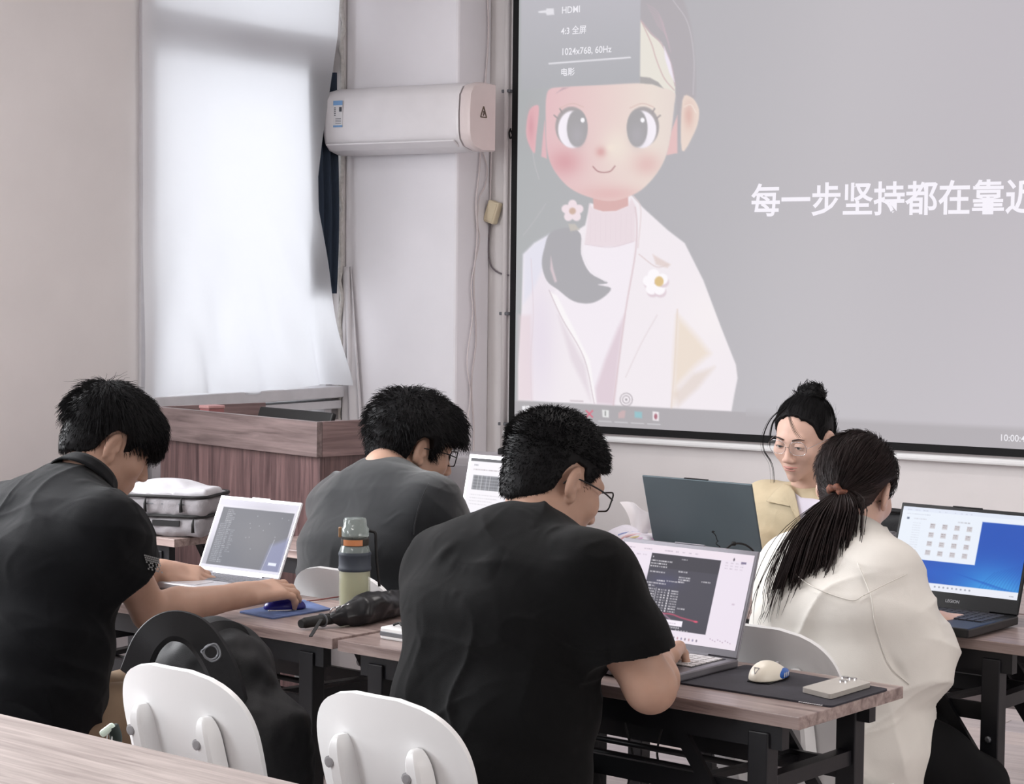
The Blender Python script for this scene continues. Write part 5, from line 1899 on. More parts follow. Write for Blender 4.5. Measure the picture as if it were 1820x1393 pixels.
# ---- cables in front of the teal lid
q = [W(u, v, 5.60) for u, v in ((1270, 1012), (1283, 985), (1296, 971), (1306, 966), (1322, 967), (1336, 976), (1346, 992), (1352, 1010))]
MB().tube(spline(q, 6), .0028, 6).build('power_cable', M_RUBBER, label='black cable arching in front of the teal laptop lid', cat='cable')
MB().lathe([(.004, -.006), (.006, -.004), (.006, .004), (.004, .006)], W(1304, 966, 5.60), 10, np.stack([CD, CF, CR], 1)).build('cable_bead', M_RUBBER, bpy.data.objects['power_cable'], smooth=True)
tw = np.linspace(0, 1, 70)
q = np.array([W(1266 + 16 * a + 3 * math.sin(a * 21 + 2 * math.sin(a * 9)), 941 + 44 * a + 2.5 * math.cos(a * 17), 5.585) for a in tw])
q = np.vstack([q, [W(1284, 1008, 5.59)]])
MB().tube(q, .0014, 5).build('coiled_cord', M_RUBBER, label='thin coiled black cord leaning on the teal laptop lid', cat='cable')

# ---- bag and cloth behind the gaming laptop
bq = W(1598, 985, 5.52)
bq[2] = TH
db = thing('black_bag', 'black soft bag between the ponytail woman and the gaming laptop', 'bag', bq, THT)
s = Sdf((-.16, -.12, -.01), (.16, .12, .26), .0045)
s.rbox((0.02, 0, .10), (.10, .05, .10), .03, k=.02)
sdf_obj(s, 'bag_body', M_PACK, db, (0, 0, 0), lambda P, n: .006 * noise3(P, 16, 9))
MB().tube(spline([(-.03, -.03, .185), (-.02, -.05, .199), (.05, -.05, .199), (.06, -.03, .185)], 6), .006, 7).build('handle', M_PACK, db, smooth=True)
bq = W(1580, 1012, 5.32)
bq[2] = TH
dw = thing('wool_cloth', 'bundled grey speckled wool cloth in front of the black bag', 'cloth', bq, THT)
s = Sdf((-.16, -.09, -.01), (.16, .09, .2), .0045)
s.ell((0, 0, .075), (.10, .055, .082), k=.03).ell((-.03, .0, .115), (.06, .05, .048), k=.03)
s.plane((0, 0, .001), (0, 0, -1))
sdf_obj(s, 'bundle', mat('grey_tweed', srgb(92, 90, 94), .95, var=.55, scale=140, bump=.6, bscale=300), dw, (0, 0, 0), lambda P, n: .006 * noise3(P, 18, 3) + .003 * noise3(P, 60, 3))

# ---- cables hanging under the foreground table
for pts, lb in ((((1108, 1262), (1112, 1290), (1122, 1330), (1128, 1360), (1116, 1393)), 'thin black cable hanging below the foreground table near the legs'),
                (((1181, 1278), (1172, 1312), (1168, 1340), (1174, 1365), (1186, 1400)), 'thin black cable hanging from the foreground table under the elbow')):
    MB().tube(spline([W(u, v, 4.34) for u, v in pts], 6), .0025, 6).build('hanging_cable', M_RUBBER, label=lb, cat='cable')

# ------------------------------------------------------------------ people
def head_frame(phi, pitch, roll=0.0):
    """phi: heading in degrees, 0 = away from the camera, 90 = to the right; pitch: chin down"""
    a = math.radians(phi)
    f = cl(math.sin(a), math.cos(a), 0)
    r = cl(math.cos(a), -math.sin(a), 0)
    u = np.array([0, 0, 1.0])
    p = math.radians(pitch)
    f2 = f * math.cos(p) - u * math.sin(p)
    u2 = u * math.cos(p) + f * math.sin(p)
    q = math.radians(roll)
    r3 = r * math.cos(q) + u2 * math.sin(q)
    u3 = u2 * math.cos(q) - r * math.sin(q)
    return np.stack([r3, f2, u3], 1)


def func(s, c, M, rad, fn, k=0.0, op='add'):
    """a solid given by fn(x, y, z) in a local frame"""
    q = s._sub(np.asarray(c) - rad, np.asarray(c) + rad, 0)
    if q is None:
        return s
    x, y, z = s._pts(q)
    px, py, pz = x - c[0], y - c[1], z - c[2]
    l = [px * M[0, i] + py * M[1, i] + pz * M[2, i] for i in range(3)]
    s.mix(q, fn(*l).astype(np.float32), k, op)
    return s


def add_head(s, c, M, sc_=1.0, fem=False):
    def P(x, y, z):
        return c + M @ (np.array((x, y, z)) * sc_)

    def E(p, r, k=.012, op='add', R=None):
        s.ell(P(*p), np.array(r) * sc_, M if R is None else M @ R, k * sc_, op)

    E((0, -.017, .036), (.075, .097, .086))
    E((0, .022, -.008), (.065, .074, .086), .03)
    E((0, .034, -.062), (.050 if not fem else .046, .056, .050), .03)
    E((0, .078, -.097), (.020 if not fem else .016, .016, .016), .022)
    for sx in (-1, 1):
        E((sx * .046, .006, -.058), (.016, .03, .028), .03)
        E((sx * .044, .064, -.022), (.021, .02, .022), .025)
        E((sx * .032, .1015, .010), (.017, .0095, .010), .012, 'sub')
        # ear: rim, bowl, lobe
        R = rotx(math.radians(-12))
        Q = rotz(sx * .42) @ R
        E((sx * .082, -.014, -.002), (.0095, .0205, .033), .006, 'add', Q)
        E((sx * .0915, -.008, .001), (.0065, .0125, .021), .003, 'sub', Q)
        E((sx * .084, -.0145, .004), (.0045, .0035, .018), .003, 'add', Q)
        E((sx * .080, .002, -.008), (.006, .005, .007), .004)
        E((sx * .079, -.004, -.030), (.007, .009, .011), .006)
        E((sx * .012, .103, -.037), (.0085, .0085, .0065), .008)
    s.cap(P(-.034, .083, .026), P(.034, .083, .026), .010 * sc_, .010 * sc_, .016)
    s.cap(P(0, .090, .016), P(0, .112 if not fem else .108, -.031), .0065 * sc_, .0105 * sc_, .012)
    E((0, .088, -.066), (.020, .010, .012), .014)
    return P


def hand(s, wrist, M, side, curl=(20, 30, 20), spread=1.0, thumb=(-.02, .05, -.02), k=.006, sc_=1.0):
    """wrist origin; M columns: x across, y along the fingers, z back of the hand. side=+1: thumb on -x (right hand, palm down)"""
    def P(x, y, z):
        return wrist + M @ (np.array((x * side, y, z)) * sc_)

    Mx = M.copy()
    s.rbox(P(0, .052, 0), np.array((.040, .050, .0145)) * sc_, .0135 * sc_, Mx, .012)
    s.cap(P(0, -.02, 0), P(0, .03, 0), .025 * sc_, .026 * sc_, .02)
    s.ell(P(-.026, .036, -.008), np.array((.018, .032, .014)) * sc_, Mx, .012)
    tips = []
    for i, (x, L, y0) in enumerate(((-.031, .074, .094), (-.0105, .083, .099), (.0105, .077, .097), (.030, .060, .088))):
        p = np.array((x, y0, .001))
        a = 0
        segs = (.45, .31, .24)
        pts, rad = [p.copy()], [.0098]
        fan = (x * 1.6) * spread
        for j in range(3):
            a += math.radians(curl[j] + (i - 1.5) * 3)
            p = p + L * segs[j] * np.array((fan, math.cos(a), -math.sin(a)))
            pts.append(p.copy())
            rad.append((.0090, .0084, .0066)[j] * (.93 if i == 3 else 1))
        wp = [P(*q) for q in pts]
        s.chain(wp, [r * sc_ for r in rad], k)
        tips.append((wp[-1], nrm(wp[-1] - wp[-2])))
    t0, t1 = P(-.034, .030, -.006), P(-.054, .060, -.012)
    t2 = P(-.054 + thumb[0], .060 + thumb[1] * .75, -.012 + thumb[2])
    s.chain([P(-.02, .012, -.004), t0, t1, t2], [.014 * sc_, .0125 * sc_, .0105 * sc_, .0078 * sc_], .008)
    return tips


def frame_from(y, z):
    y = nrm(y)
    z = nrm(np.asarray(z, float) - y * (np.asarray(z, float) @ y))
    return np.stack([np.cross(y, z), y, z], 1)


M_SKIN = mat('skin', srgb(180, 145, 127), .5, sss=.12, var=.05, scale=25, spec=.35)
M_SKIN_F = mat('fair_skin', srgb(210, 174, 158), .5, sss=.12, var=.03, scale=25, spec=.35)
M_HAIR = mat('black_hair', srgb(13, 12, 14), .6, spec=.2, var=.25, scale=40)
M_HAIR_B = mat('dark_brown_hair', srgb(40, 29, 28), .5, spec=.35, var=.4, scale=30)
M_TEE = mat('black_cotton', srgb(11, 11, 12), .9, spec=.15, var=.08, scale=50, bump=.2, bscale=700, sheen=.05, wrinkle=.35)
M_POLO = mat('black_pique', srgb(11, 12, 15), .88, spec=.15, var=.08, scale=50, bump=.25, bscale=600, sheen=.06, wrinkle=.35)
M_GREY_TEE = mat('charcoal_jersey', srgb(26, 28, 31), .8, spec=.2, var=.06, scale=40, bump=.15, bscale=700, sheen=.3, wrinkle=.25)
M_SHIRTW = mat('white_cotton_shirt', srgb(226, 222, 215), .75, spec=.3, var=.02, scale=20, bump=.08, bscale=500, wrinkle=.3, wscale=8)
M_BEIGE = mat('beige_jacket_cotton', srgb(198, 183, 154), .78, spec=.3, var=.05, scale=20, bump=.12, bscale=300, wrinkle=.35)
M_INNER = mat('pale_lavender_top', srgb(214, 208, 220), .8, var=.03)
M_KHAKI = mat('khaki_trousers', srgb(142, 120, 98), .8, var=.06, scale=20, bump=.12, bscale=400)
M_DARKPANTS = mat('black_trousers', srgb(14, 14, 16), .85, spec=.2, var=.1, scale=20)
M_SHOE = mat('dark_shoe', srgb(40, 40, 44), .6, var=.1)
M_NAIL = mat('fingernail', srgb(226, 186, 172), .3, var=.02)
M_LENS = mat('spectacle_lens', (.95, .97, 1.0), .03, alpha=.06, spec=.8, var=.01)
M_LIP = mat('lip', srgb(196, 136, 126), .45, sss=.1, var=.05)
M_EYEW = mat('eye_white', srgb(222, 214, 210), .3, var=.02)
M_IRIS = mat('dark_iris', srgb(34, 24, 22), .2, var=.2)
M_BROW = mat('dark_brow', srgb(62, 48, 44), .7, var=.2)


def grow_hair(V, N, c, M, n, length, lift, flow, seed, seg=4, r0=.0011, curl=0.0, pick=None, sides=3):
    """strands rooted on the hair surface. flow(local points) -> local directions"""
    r = np.random.default_rng(seed)
    L = (V - c) @ M
    free = ~((np.abs(L[:, 0]) > .055) & (L[:, 1] > -.045) & (L[:, 1] < .018) & (L[:, 2] < .052))
    ok = np.nonzero(free if pick is None else free & pick(L))[0]
    i = r.choice(ok, n)
    p = L[i] + r.normal(size=(n, 3)) * .0015
    nn = N[i] @ M
    ln = length * r.uniform(.55, 1.25, n)
    P = [p - nn * .003]
    for k in range(seg):
        d = flow(p)
        d = d - nn * (d * nn).sum(1)[:, None]
        d /= np.linalg.norm(d, axis=1)[:, None] + 1e-9
        g = d + nn * (lift * (1 - .6 * k / seg)) + r.normal(size=(n, 3)) * curl
        g /= np.linalg.norm(g, axis=1)[:, None]
        p = p + g * (ln / seg)[:, None]
        # keep to the round of the head
        nn = nrm_rows(nn + (p - L[i]) * 2.0)
        P.append(p)
    P = np.stack(P, 1) @ M.T + c
    rad = r0 * np.linspace(1, .25, seg + 1)
    return ptube(P, rad, sides)




def smooth01(x, a, b):
    t = np.clip((x - a) / (b - a), 0, 1)
    return t * t * (3 - 2 * t)


def make_hair(t, loc, c, M, style, sc_, matr, seed):
    """style: dict(top, side, line(x, y) -> lowest z, n, length, lift, curl, flow)"""
    s = Sdf(c - .19, c + .19, .0035)

    def fn(x, y, z):
        x, y, z = x / sc_, y / sc_, z / sc_
        tt = style['side'] + (style['top'] - style['side']) * smooth01(z + .25 * np.maximum(y, 0), *style.get('ramp', (-.02, .08)))
        tt = tt + style.get('front', 0) * smooth01(y, .02, .09) * smooth01(z, .0, .06)
        rx, ry, rz = .075 + tt, .097 + tt, .086 + tt
        yy, zz = y + .017, z - .036
        k0 = np.sqrt((x / rx) ** 2 + (yy / ry) ** 2 + (zz / rz) ** 2)
        k1 = np.sqrt((x / rx ** 2) ** 2 + (yy / ry ** 2) ** 2 + (zz / rz ** 2) ** 2) + 1e-9
        d = k0 * (k0 - 1) / k1
        # nape fill so that the hair follows the back of the skull down to the neck
        nz = np.sqrt((x / .062) ** 2 + ((y + .045) / (.058 + tt)) ** 2 + ((z + .03) / .062) ** 2)
        d2 = (nz - 1) * .058
        h = np.clip(.5 + .5 * (d - d2) / .03, 0, 1)
        d = d * (1 - h) + d2 * h - .03 * h * (1 - h)
        reg = style['line'](np.abs(x) if style.get('sym', True) else x, y) - z
        return np.maximum(d, reg * .7) * sc_

    func(s, c, M, .185, fn)
    V, F = s.mesh(lambda P, n: style.get('rough', .0015) * noise3((P - c) @ M, 90, seed) + style.get('lump', .002) * noise3((P - c) @ M, 28, seed + 1))
    # outward normals from the local ellipsoid
    L = (V - c) @ M
    N = nrm_rows(np.stack([L[:, 0] / .08 ** 2, (L[:, 1] + .017) / .1 ** 2, (L[:, 2] - .03) / .09 ** 2], 1)) @ M.T
    parts_v, parts_f = [V], [F]
    off = len(V)
    flow = style.get('flow') or (lambda p: p - np.array(style.get('crown', (0.0, -.055, .12))))
    for (n, ln, lift, curl, pick, seg, r0) in style['strands']:
        v, f = grow_hair(V, N, c, M, n, ln * sc_, lift, flow, seed + n, seg, r0, curl, pick)
        parts_v.append(v)
        parts_f.append(f + off)
        off += len(v)
    for v, f in style.get('extra', []):
        parts_v.append(v)
        parts_f.append(f + off)
        off += len(v)
    return mesh('hair', np.vstack(parts_v) - loc, np.vstack(parts_f), matr, t, smooth=True)


def line_short(front=.060, side=.004, nape=-.062, temple=.045, burn=-.018):
    def line(x, y):
        yy = np.asarray(y + 0 * x)
        z = np.interp(yy.ravel(), [-.13, -.075, -.055, -.042, -.034, -.020, .006, .014, .018, .030, .036, .050, .075, .12],
                      [nape, nape, nape + .014, -.025, .020, .036, .034, .012, burn, burn, burn + .03, temple, front, front + .002]).reshape(yy.shape)
        return z - .010 * smooth01(np.asarray(.05 - x), 0, .05) * smooth01(-yy, .05, .09)
    return line


def glasses(t, loc, c, M, sc_, frame_m, r=.0016, wide=.031, tall=.020, square=True):
    def P(x, y, z):
        return c + M @ (np.array((x, y, z)) * sc_) - loc

    g = MB()
    for sx in (-1, 1):
        o = rrect(2 * wide - .002, 2 * tall, .010 if square else tall * .98, 5)
        g.tube([P(sx * .034 + a, .106 - abs(sx * .034 + a) * .10, .004 + b) for a, b in o], r * sc_, 6, closed=True)
        g.tube(spline([P(sx * .066, .100, .008), P(sx * .078, .06, .010), P(sx * .083, .0, .008), P(sx * .0815, -.022, .002), P(sx * .080, -.034, -.014)], 5), r * sc_, 6)
    g.tube(spline([P(-.006, .1055, .006), P(0, .109, .009), P(.006, .1055, .006)], 4), r * sc_, 6)
    o = g.build('glasses', frame_m, t, smooth=True)
    for sx in (-1, 1):
        out = rrect(2 * wide - .004, 2 * tall - .002, .010 if square else tall * .95, 5)
        v = [P(sx * .034 + a, .106 - abs(sx * .034 + a) * .10, .004 + b) for a, b in out]
        mesh('lens', v, [tuple(range(len(v)))], M_LENS, o)


def band(c, up, right, fwd, wb, db, wt, dt, h, drop=0.0, th=.004, n=40, open_=0.0, lean=0.0):
    """a collar band round the neck: ellipse at the foot (wb, db) to ellipse at the top (wt, dt)"""
    up = nrm(up)
    fwd = nrm(np.asarray(fwd, float) - up * (np.asarray(fwd, float) @ up))
    right = np.cross(fwd, up)

    def fn(u, v):
        a = np.pi / 2 + open_ + (2 * np.pi - 2 * open_) * u
        w, d = wb + (wt - wb) * v, db + (dt - db) * v
        z = h * v - drop * (np.sin(a) * .5 + .5) + lean * v * 0
        return c + np.outer(w * np.cos(a), right) + np.outer(d * np.sin(a), fwd) + np.outer(z, up)
    return sheet(fn, n, 4, th)


def seam(V, pix, loc, r=.0016, lift=.0005):
    """a stitched seam lying on the camera side of a garment, through photo positions"""
    d = V - CAMP
    z = d @ CF
    U, Q = 910 + FPX * (d @ CR) / z, 696.5 + FPX * (d @ CD) / z
    pts = []
    for u, v in spline(np.array([(a, b, 0) for a, b in pix], float), 8)[:, :2]:
        m = np.hypot(U - u, Q - v)
        near = np.nonzero(m < max(7, m.min() + 2))[0]
        zz = z[near].min()
        pts.append(W(u, v, zz - lift))
    return tube(np.array(pts) - loc, r, 5)


def patch(V, poly, loc, lift=.003, step=3.0, th=.0025):
    """a flap of cloth lying on the camera side of a garment, its outline given by photo positions"""
    d = V - CAMP
    z = d @ CF
    U, Q = 910 + FPX * (d @ CR) / z, 696.5 + FPX * (d @ CD) / z
    p = np.asarray(poly, float)
    # fan of rings from the middle out to the outline
    out = []
    for i in range(len(p)):
        a, b = p[i], p[(i + 1) % len(p)]
        n = max(2, int(np.hypot(*(b - a)) / step))
        out += [a + (b - a) * k / n for k in range(n)]
    out = np.array(out)
    c = out.mean(0)
    n = len(out)
    rings = 8
    pts = np.vstack([c + (out - c) * (k / rings) for k in range(1, rings + 1)] + [c[None]])
    zz = []
    for u, v in pts:
        m = (U - u) ** 2 + (Q - v) ** 2
        near = np.nonzero(m < 100)[0]
        if len(near) == 0:
            near = np.argsort(m)[:6]
        zf = z[near].min()
        near = near[z[near] < zf + .02]
        zz.append(z[near].mean())
    A = np.array([W(u, v, q - lift) for (u, v), q in zip(pts, zz)]) - loc
    B = A + CF * th
    F = []
    for k in range(rings - 1):
        for i in range(n):
            j = (i + 1) % n
            F.append((k * n + i, k * n + j, (k + 1) * n + j, (k + 1) * n + i))
    for i in range(n):
        F.append((n * rings, (i + 1) % n, i))
    N = len(A)
    F += [tuple(x + N for x in f[::-1]) for f in F]
    k = (rings - 1) * n
    F += [(k + i, k + (i + 1) % n, N + k + (i + 1) % n, N + k + i) for i in range(n)]
    return np.vstack([A, B]), F


def person(label, J, style):
    g = style.get
    loc = np.array([J['pelvis'][0], J['pelvis'][1], 0.0])
    t = thing('person', label, 'person', loc)
    R0, R1 = nrm(J['hip_right']), nrm(J['chest_right'])
    up = np.array([0, 0, 1.0])
    Fw = nrm(np.cross(up, R0)) if g('flip') else nrm(np.cross(up, R0))
    fw1 = nrm(np.cross(J['neck'] - J['chest'], R1))
    b_ = g('bulk', 1.0)
    lo = np.min([v for k, v in J.items() if not k.endswith('_right') and not k.startswith('M_')], 0) - .2
    hi = np.max([v for k, v in J.items() if not k.endswith('_right') and not k.startswith('M_')], 0) + .2
    hs = g('sc', 1.0)
    blo = lo.copy()
    blo[2] = .44
    lo[2] = 0.0
    # ---------------- body
    s = Sdf(blo, hi, g('h', .0034))
    wst = J['pelvis'] * .5 + J['chest'] * .5 if 'waist' not in J else J['waist']
    tor = [(J['pelvis'], .150 * b_, .105 * b_, R0, Fw), (wst, .135 * b_, .095 * b_, R0, Fw), (J['chest'], .150 * b_, .105 * b_, R1, Fw), (J['neck'] - (J['neck'] - J['chest']) * .25, .10, .065, R1, Fw)]
    s.loft(tor, .05)
    P = add_head(s, J['head'], J['M_head'], hs, g('fem', False))
    nr = g('neck_r', .054)
    s.cap(J['neck'] - nrm(P(0, -.02, -.07) - J['neck']) * .03, P(0, -.022, -.055), nr * 1.08, nr, .03)
    tips = {}
    for sd in ('l', 'r'):
        sh, el, wr = J['sh_' + sd], J['el_' + sd], J['wr_' + sd]
        s.cap(J['neck'] - (J['neck'] - J['chest']) * .3, sh, .05, .05, .04)
        s.chain([sh, sh * .5 + el * .5, el, el * .72 + wr * .28, wr], [.052, g('uarm', .048), g('elb', .042), g('farm', .042), .027], .02)
        if 'M_hand_' + sd in J:
            tips[sd] = hand(s, wr, J['M_hand_' + sd], 1 if sd == 'r' else -1, *g('curl_' + sd, ((18, 30, 22),)), sc_=g('hand_sc', 1.0))
        s.cap(J['hip_' + sd], J['kn_' + sd], .07, .05, .03)
    V, F = s.mesh()
    mesh('body', V - loc, F, g('skin', M_SKIN), t, smooth=True)
    # ---------------- shirt
    slo = lo.copy()
    slo[2] = max(J['pelvis'][2] - g('hem', .16), .02)
    sh_ = Sdf(slo, hi, g('hs', .0044))
    nc = J['neck'] - J['chest']
    st = g('torso') or [(J['pelvis'] - up * .07, .185, .135), (J['pelvis'] + up * .05, .190, .140), (wst, .190, .138), (J['chest'], .198, .138),
                        (J['neck'] - nc * .42, .178, .110), (J['neck'] - nc * .20, .125, .082), (J['neck'] - nc * .02, .070, .062)]
    sh_.loft([(c, w * b_, d * b_, R0 if i < 3 else R1, Fw) for i, (c, w, d) in enumerate(st)], .05)
    for sd in ('l', 'r'):
        sh, el, wr = J['sh_' + sd], J['el_' + sd], J['wr_' + sd]
        sr = g('slv_rad', (.064, .070, .070))
        sh_.cap(J['neck'] - nc * .30, sh, .060, sr[0] * .92, .09)
        sh_.cap(J['chest'] * .6 + sh * .4, sh, .10, sr[0] * .95, .07)
        e = g('sleeve_' + sd, g('sleeve', .72))
        if e <= 1:
            end = sh + (el - sh) * (e + .3)
            cp, cn = sh + (el - sh) * e, nrm(nrm(el - sh) + np.asarray(g('hem_tilt_' + sd, (0, 0, 0)), float))
            sv = Sdf(sh_.ax[0][0:1].tolist() + sh_.ax[1][0:1].tolist() + sh_.ax[2][0:1].tolist(), hi, sh_.h)
            sv.f = np.full_like(sh_.f, .5)
            sv.ax = sh_.ax
            sv.chain([sh, sh * .45 + el * .55, end], sr, .035)
            sv.plane(cp, cn)
            sh_.mix((slice(None),) * 3, sv.f, .06, 'add')
        else:
            f_ = e - 1
            wq = el + (wr - el) * f_
            sh_.chain([sh, sh * .5 + el * .5, el, el * .5 + wq * .5, wq], g('long_r', (.066, .066, .062, .056, .046)), .06)
    if g('skirt'):
        for c, r, k in g('skirt'):
            sh_.ell(c, r, np.stack([R0, Fw, up], 1), k)
    sp = nrm(J['neck'] - J['pelvis'])
    fold = g('folds', .004)

    def disp(Pp, n):
        sd0 = g('seed', 1)
        d = noise3(Pp, 7, sd0) * fold * .8
        wp_ = np.stack([noise3(Pp, 6, sd0 + 11), noise3(Pp, 6, sd0 + 12), noise3(Pp, 6, sd0 + 13)], 1) * .05
        for i, (ax_, fq, am) in enumerate(((sp + .45 * R0, 9, 1.0), (sp - .8 * R0, 11, .8), (R0 + .25 * up, 10, .7), (sp + .1 * Fw, 16, .45))):
            ax_ = nrm(ax_)
            q = Pp + wp_ * (1 + i * .3)
            # squeeze the noise across the fold direction so that ridges run long
            A = np.outer(q @ ax_, ax_) * fq + (q - np.outer(q @ ax_, ax_)) * fq * .28
            rg = 1 - np.abs(noise3(A, 1.0, sd0 + 20 + i))
            gate = smooth01(noise3(Pp, 4.5, sd0 + 40 + i), -.25, .6)
            d += fold * am * (rg ** 4 - .25) * 1.5 * gate
        if g('crease'):
            for a, b, w_, am in g('crease'):
                ab = b - a
                tt = np.clip(((Pp - a) @ ab) / (ab @ ab), 0, 1)
                dd = np.linalg.norm(Pp - a - tt[:, None] * ab, axis=1)
                d += am * np.exp(-(dd / w_) ** 2) * np.sin(np.pi * np.clip(tt, .02, .98)) ** .5
        return d
    V2, F2 = sh_.mesh(disp)
    so = mesh(g('top_name', 'shirt'), V2 - loc, F2, g('top'), t, smooth=True)
    # ---------------- trousers and shoes
    tr = Sdf(lo, hi, .008)
    hipc = J['pelvis']
    tr.ell(hipc - up * .02, (.165 * b_, .135 * b_, .10), np.stack([R0, Fw, up], 1), .03)
    for sd in ('l', 'r'):
        hp, kn, an = J['hip_' + sd], J['kn_' + sd], J['an_' + sd]
        tr.chain([hp, hp * .4 + kn * .6, kn, kn * .4 + an * .6, an + up * .02], g('leg_r', (.098, .086, .072, .062, .054)), .03)
    V3, F3 = tr.mesh(lambda Pp, n: waves(Pp, [(up, 40, .003), (Fw, 50, .003)], 5))
    mesh('trousers', V3 - loc, F3, g('pants'), t, smooth=True)
    for sd in ('l', 'r'):
        hp, kn, an = J['hip_' + sd], J['kn_' + sd], J['an_' + sd]
        fd = nrm((kn - hp) * (1, 1, 0))
        sf = Sdf(np.minimum(an, an + fd * .2) - .09, np.maximum(an, an + fd * .2) + .09, .006)
        b0 = an * (1, 1, 0)
        sf.cap(b0 - fd * .05 + (0, 0, .045), b0 + fd * .16 + (0, 0, .036), .042, .034, .02).cap(b0 - fd * .03 + (0, 0, .05), b0 - fd * .02 + (0, 0, .11), .044, .042, .02)
        sf.plane(b0 + (0, 0, .004), (0, 0, -1))
        v, f = sf.mesh()
        mesh('shoe', v - loc, f, M_SHOE, t, smooth=True)
    make_hair(t, loc, J['head'], J['M_head'], style['hair'], hs, g('hair_mat', M_HAIR), g('seed', 1))
    return t, loc, P, V2, tips, so


def leg_joints(J, hipw=.085, knee=.43, spread=.12, kz=.50, dirn=None, right=None):
    d = nrm(dirn)
    r = nrm(right)
    for sd, q in (('l', -1), ('r', 1)):
        J['hip_' + sd] = J['pelvis'] + r * q * hipw - np.array((0, 0, .02))
        k = J['pelvis'] + r * q * spread + d * knee
        J['kn_' + sd] = np.array((k[0], k[1], kz))
        a = k - d * .03
        J['an_' + sd] = np.array((a[0], a[1], .07))


def lvl(X, Z, H):
    return cl(X, Z, H)


# ============ the man in the black T-shirt, foreground middle
J = dict(pelvis=lvl(-.035, 3.90, .56), chest=W(893, 1098, 3.96), neck=W(948, 940, 4.0), head=W(984, 858, 4.07), M_head=head_frame(56, 26, 4),
         sh_l=W(792, 1022, 4.12), sh_r=W(1050, 1028, 3.85), el_l=W(800, 1190, 4.36), wr_l=W(925, 1140, 4.5), el_r=W(1156, 1221, 3.85), wr_r=W(1172, 1172, 4.10),
         hip_right=EX, chest_right=EX)
J['M_hand_r'] = frame_from(W(1195, 1140, 4.26) - J['wr_r'] + 0, (-.2, -.2, 1))
J['M_hand_l'] = frame_from(EY + .4 * EX, (0, 0, 1))
leg_joints(J, dirn=EY * .85 - EX * .55, right=EX * .85 + EY * .55, kz=.48)
hair3 = dict(top=.019, side=.0045, ramp=(.0, .09), line=line_short(front=.062, nape=-.060, burn=-.022), rough=.001, lump=.003,
             strands=[(6500, .006, 1.0, .3, lambda L: L[:, 2] < .06, 2, .0008), (5200, .011, 1.2, .3, lambda L: L[:, 2] > .05, 3, .0009)])
cr3 = [(W(822, 925, 3.9), W(800, 1010, 3.9), .012, .006), (W(815, 935, 3.9), W(755, 1060, 4.0), .014, .006), (W(860, 930, 3.85), W(845, 960, 3.85), .01, -.005)]
t, loc, P, V2, tips, so = person('man in a black T-shirt with glasses, seen from behind at the nearest table', J, dict(
    top=M_TEE, top_name='t_shirt', pants=M_DARKPANTS, hair=hair3, seed=3, folds=.007, sleeve=.66, bulk=1.05, slv_rad=(.068, .078, .082), farm=.048, elb=.047, uarm=.057, neck_r=.062, sc=1.03,
    crease=cr3, curl_r=((40, 55, 40), .6, (.0, .05, -.01)), hem_tilt_r=CR * -.35 + CF * .1))
glasses(t, loc, J['head'], J['M_head'], 1.03, M_BEZEL, .0017)
v, f = band(W(944, 948, 4.0), nrm(J['head'] - J['neck']) * .5 + (0, 0, .8), EX, EY, .086, .078, .074, .066, .024)
mesh('neck_rib', v - loc, f, M_TEE, t, smooth=True)

# ============ the man in the black polo, far left
J = dict(pelvis=lvl(-1.125, 4.60, .56), chest=W(70, 1010, 4.70), neck=W(142, 862, 4.78), head=W(194, 792, 4.86), M_head=head_frame(64, 28, 2),
         sh_l=W(10, 925, 4.92), sh_r=W(188, 945, 4.60), el_l=W(215, 1040, 5.10), wr_l=W(288, 1015, 5.12), el_r=W(268, 1088, 4.74), wr_r=W(436, 1056, 4.84),
         hip_right=EX, chest_right=EX)
J['M_hand_r'] = frame_from(W(500, 1046, 4.90) - J['wr_r'], CR * .1 + np.array((0, 0, 1)) - CF * .35)
J['M_hand_l'] = frame_from(W(330, 1022, 5.13) - J['wr_l'], CR * .3 + np.array((0, 0, 1)) - CF * .5)
leg_joints(J, dirn=EY, right=EX, spread=.14)
hair1 = dict(top=.026, side=.008, front=.012, ramp=(-.01, .07), line=line_short(front=.034, nape=-.052, temple=.034, burn=-.020), rough=.001, lump=.003,
             crown=(.0, -.07, .12),
             strands=[(4200, .034, .35, .10, lambda L: L[:, 2] > .02, 5, .0010), (1500, .014, .5, .15, lambda L: L[:, 2] <= .02, 3, .0009),
                      (900, .034, .2, .08, lambda L: (L[:, 1] > .05) & (L[:, 2] > .03), 5, .0011), (60, .05, 1.1, .2, lambda L: (L[:, 2] > .09) & (L[:, 1] < -.02), 5, .0007)])
t, loc, P, V2, tips, so = person('man in a black polo shirt at the left edge with his hand on a mouse', J, dict(
    top=M_POLO, top_name='polo_shirt', pants=M_KHAKI, hair=hair1, seed=5, folds=.007, sleeve=.46, bulk=1.06, slv_rad=(.068, .074, .072), sc=1.0, farm=.045, neck_r=.060,
    curl_r=((16, 34, 26), 1.3, (-.004, .05, -.022)), curl_l=((14, 36, 28), 1.3), hand_sc=1.0))
nk = nrm(J['head'] - J['neck'])
v, f = band(W(146, 862, 4.78), nk, EX, EY, .090, .086, .069, .067, .040)
mesh('collar', v - loc, f, M_POLO, t, smooth=True)
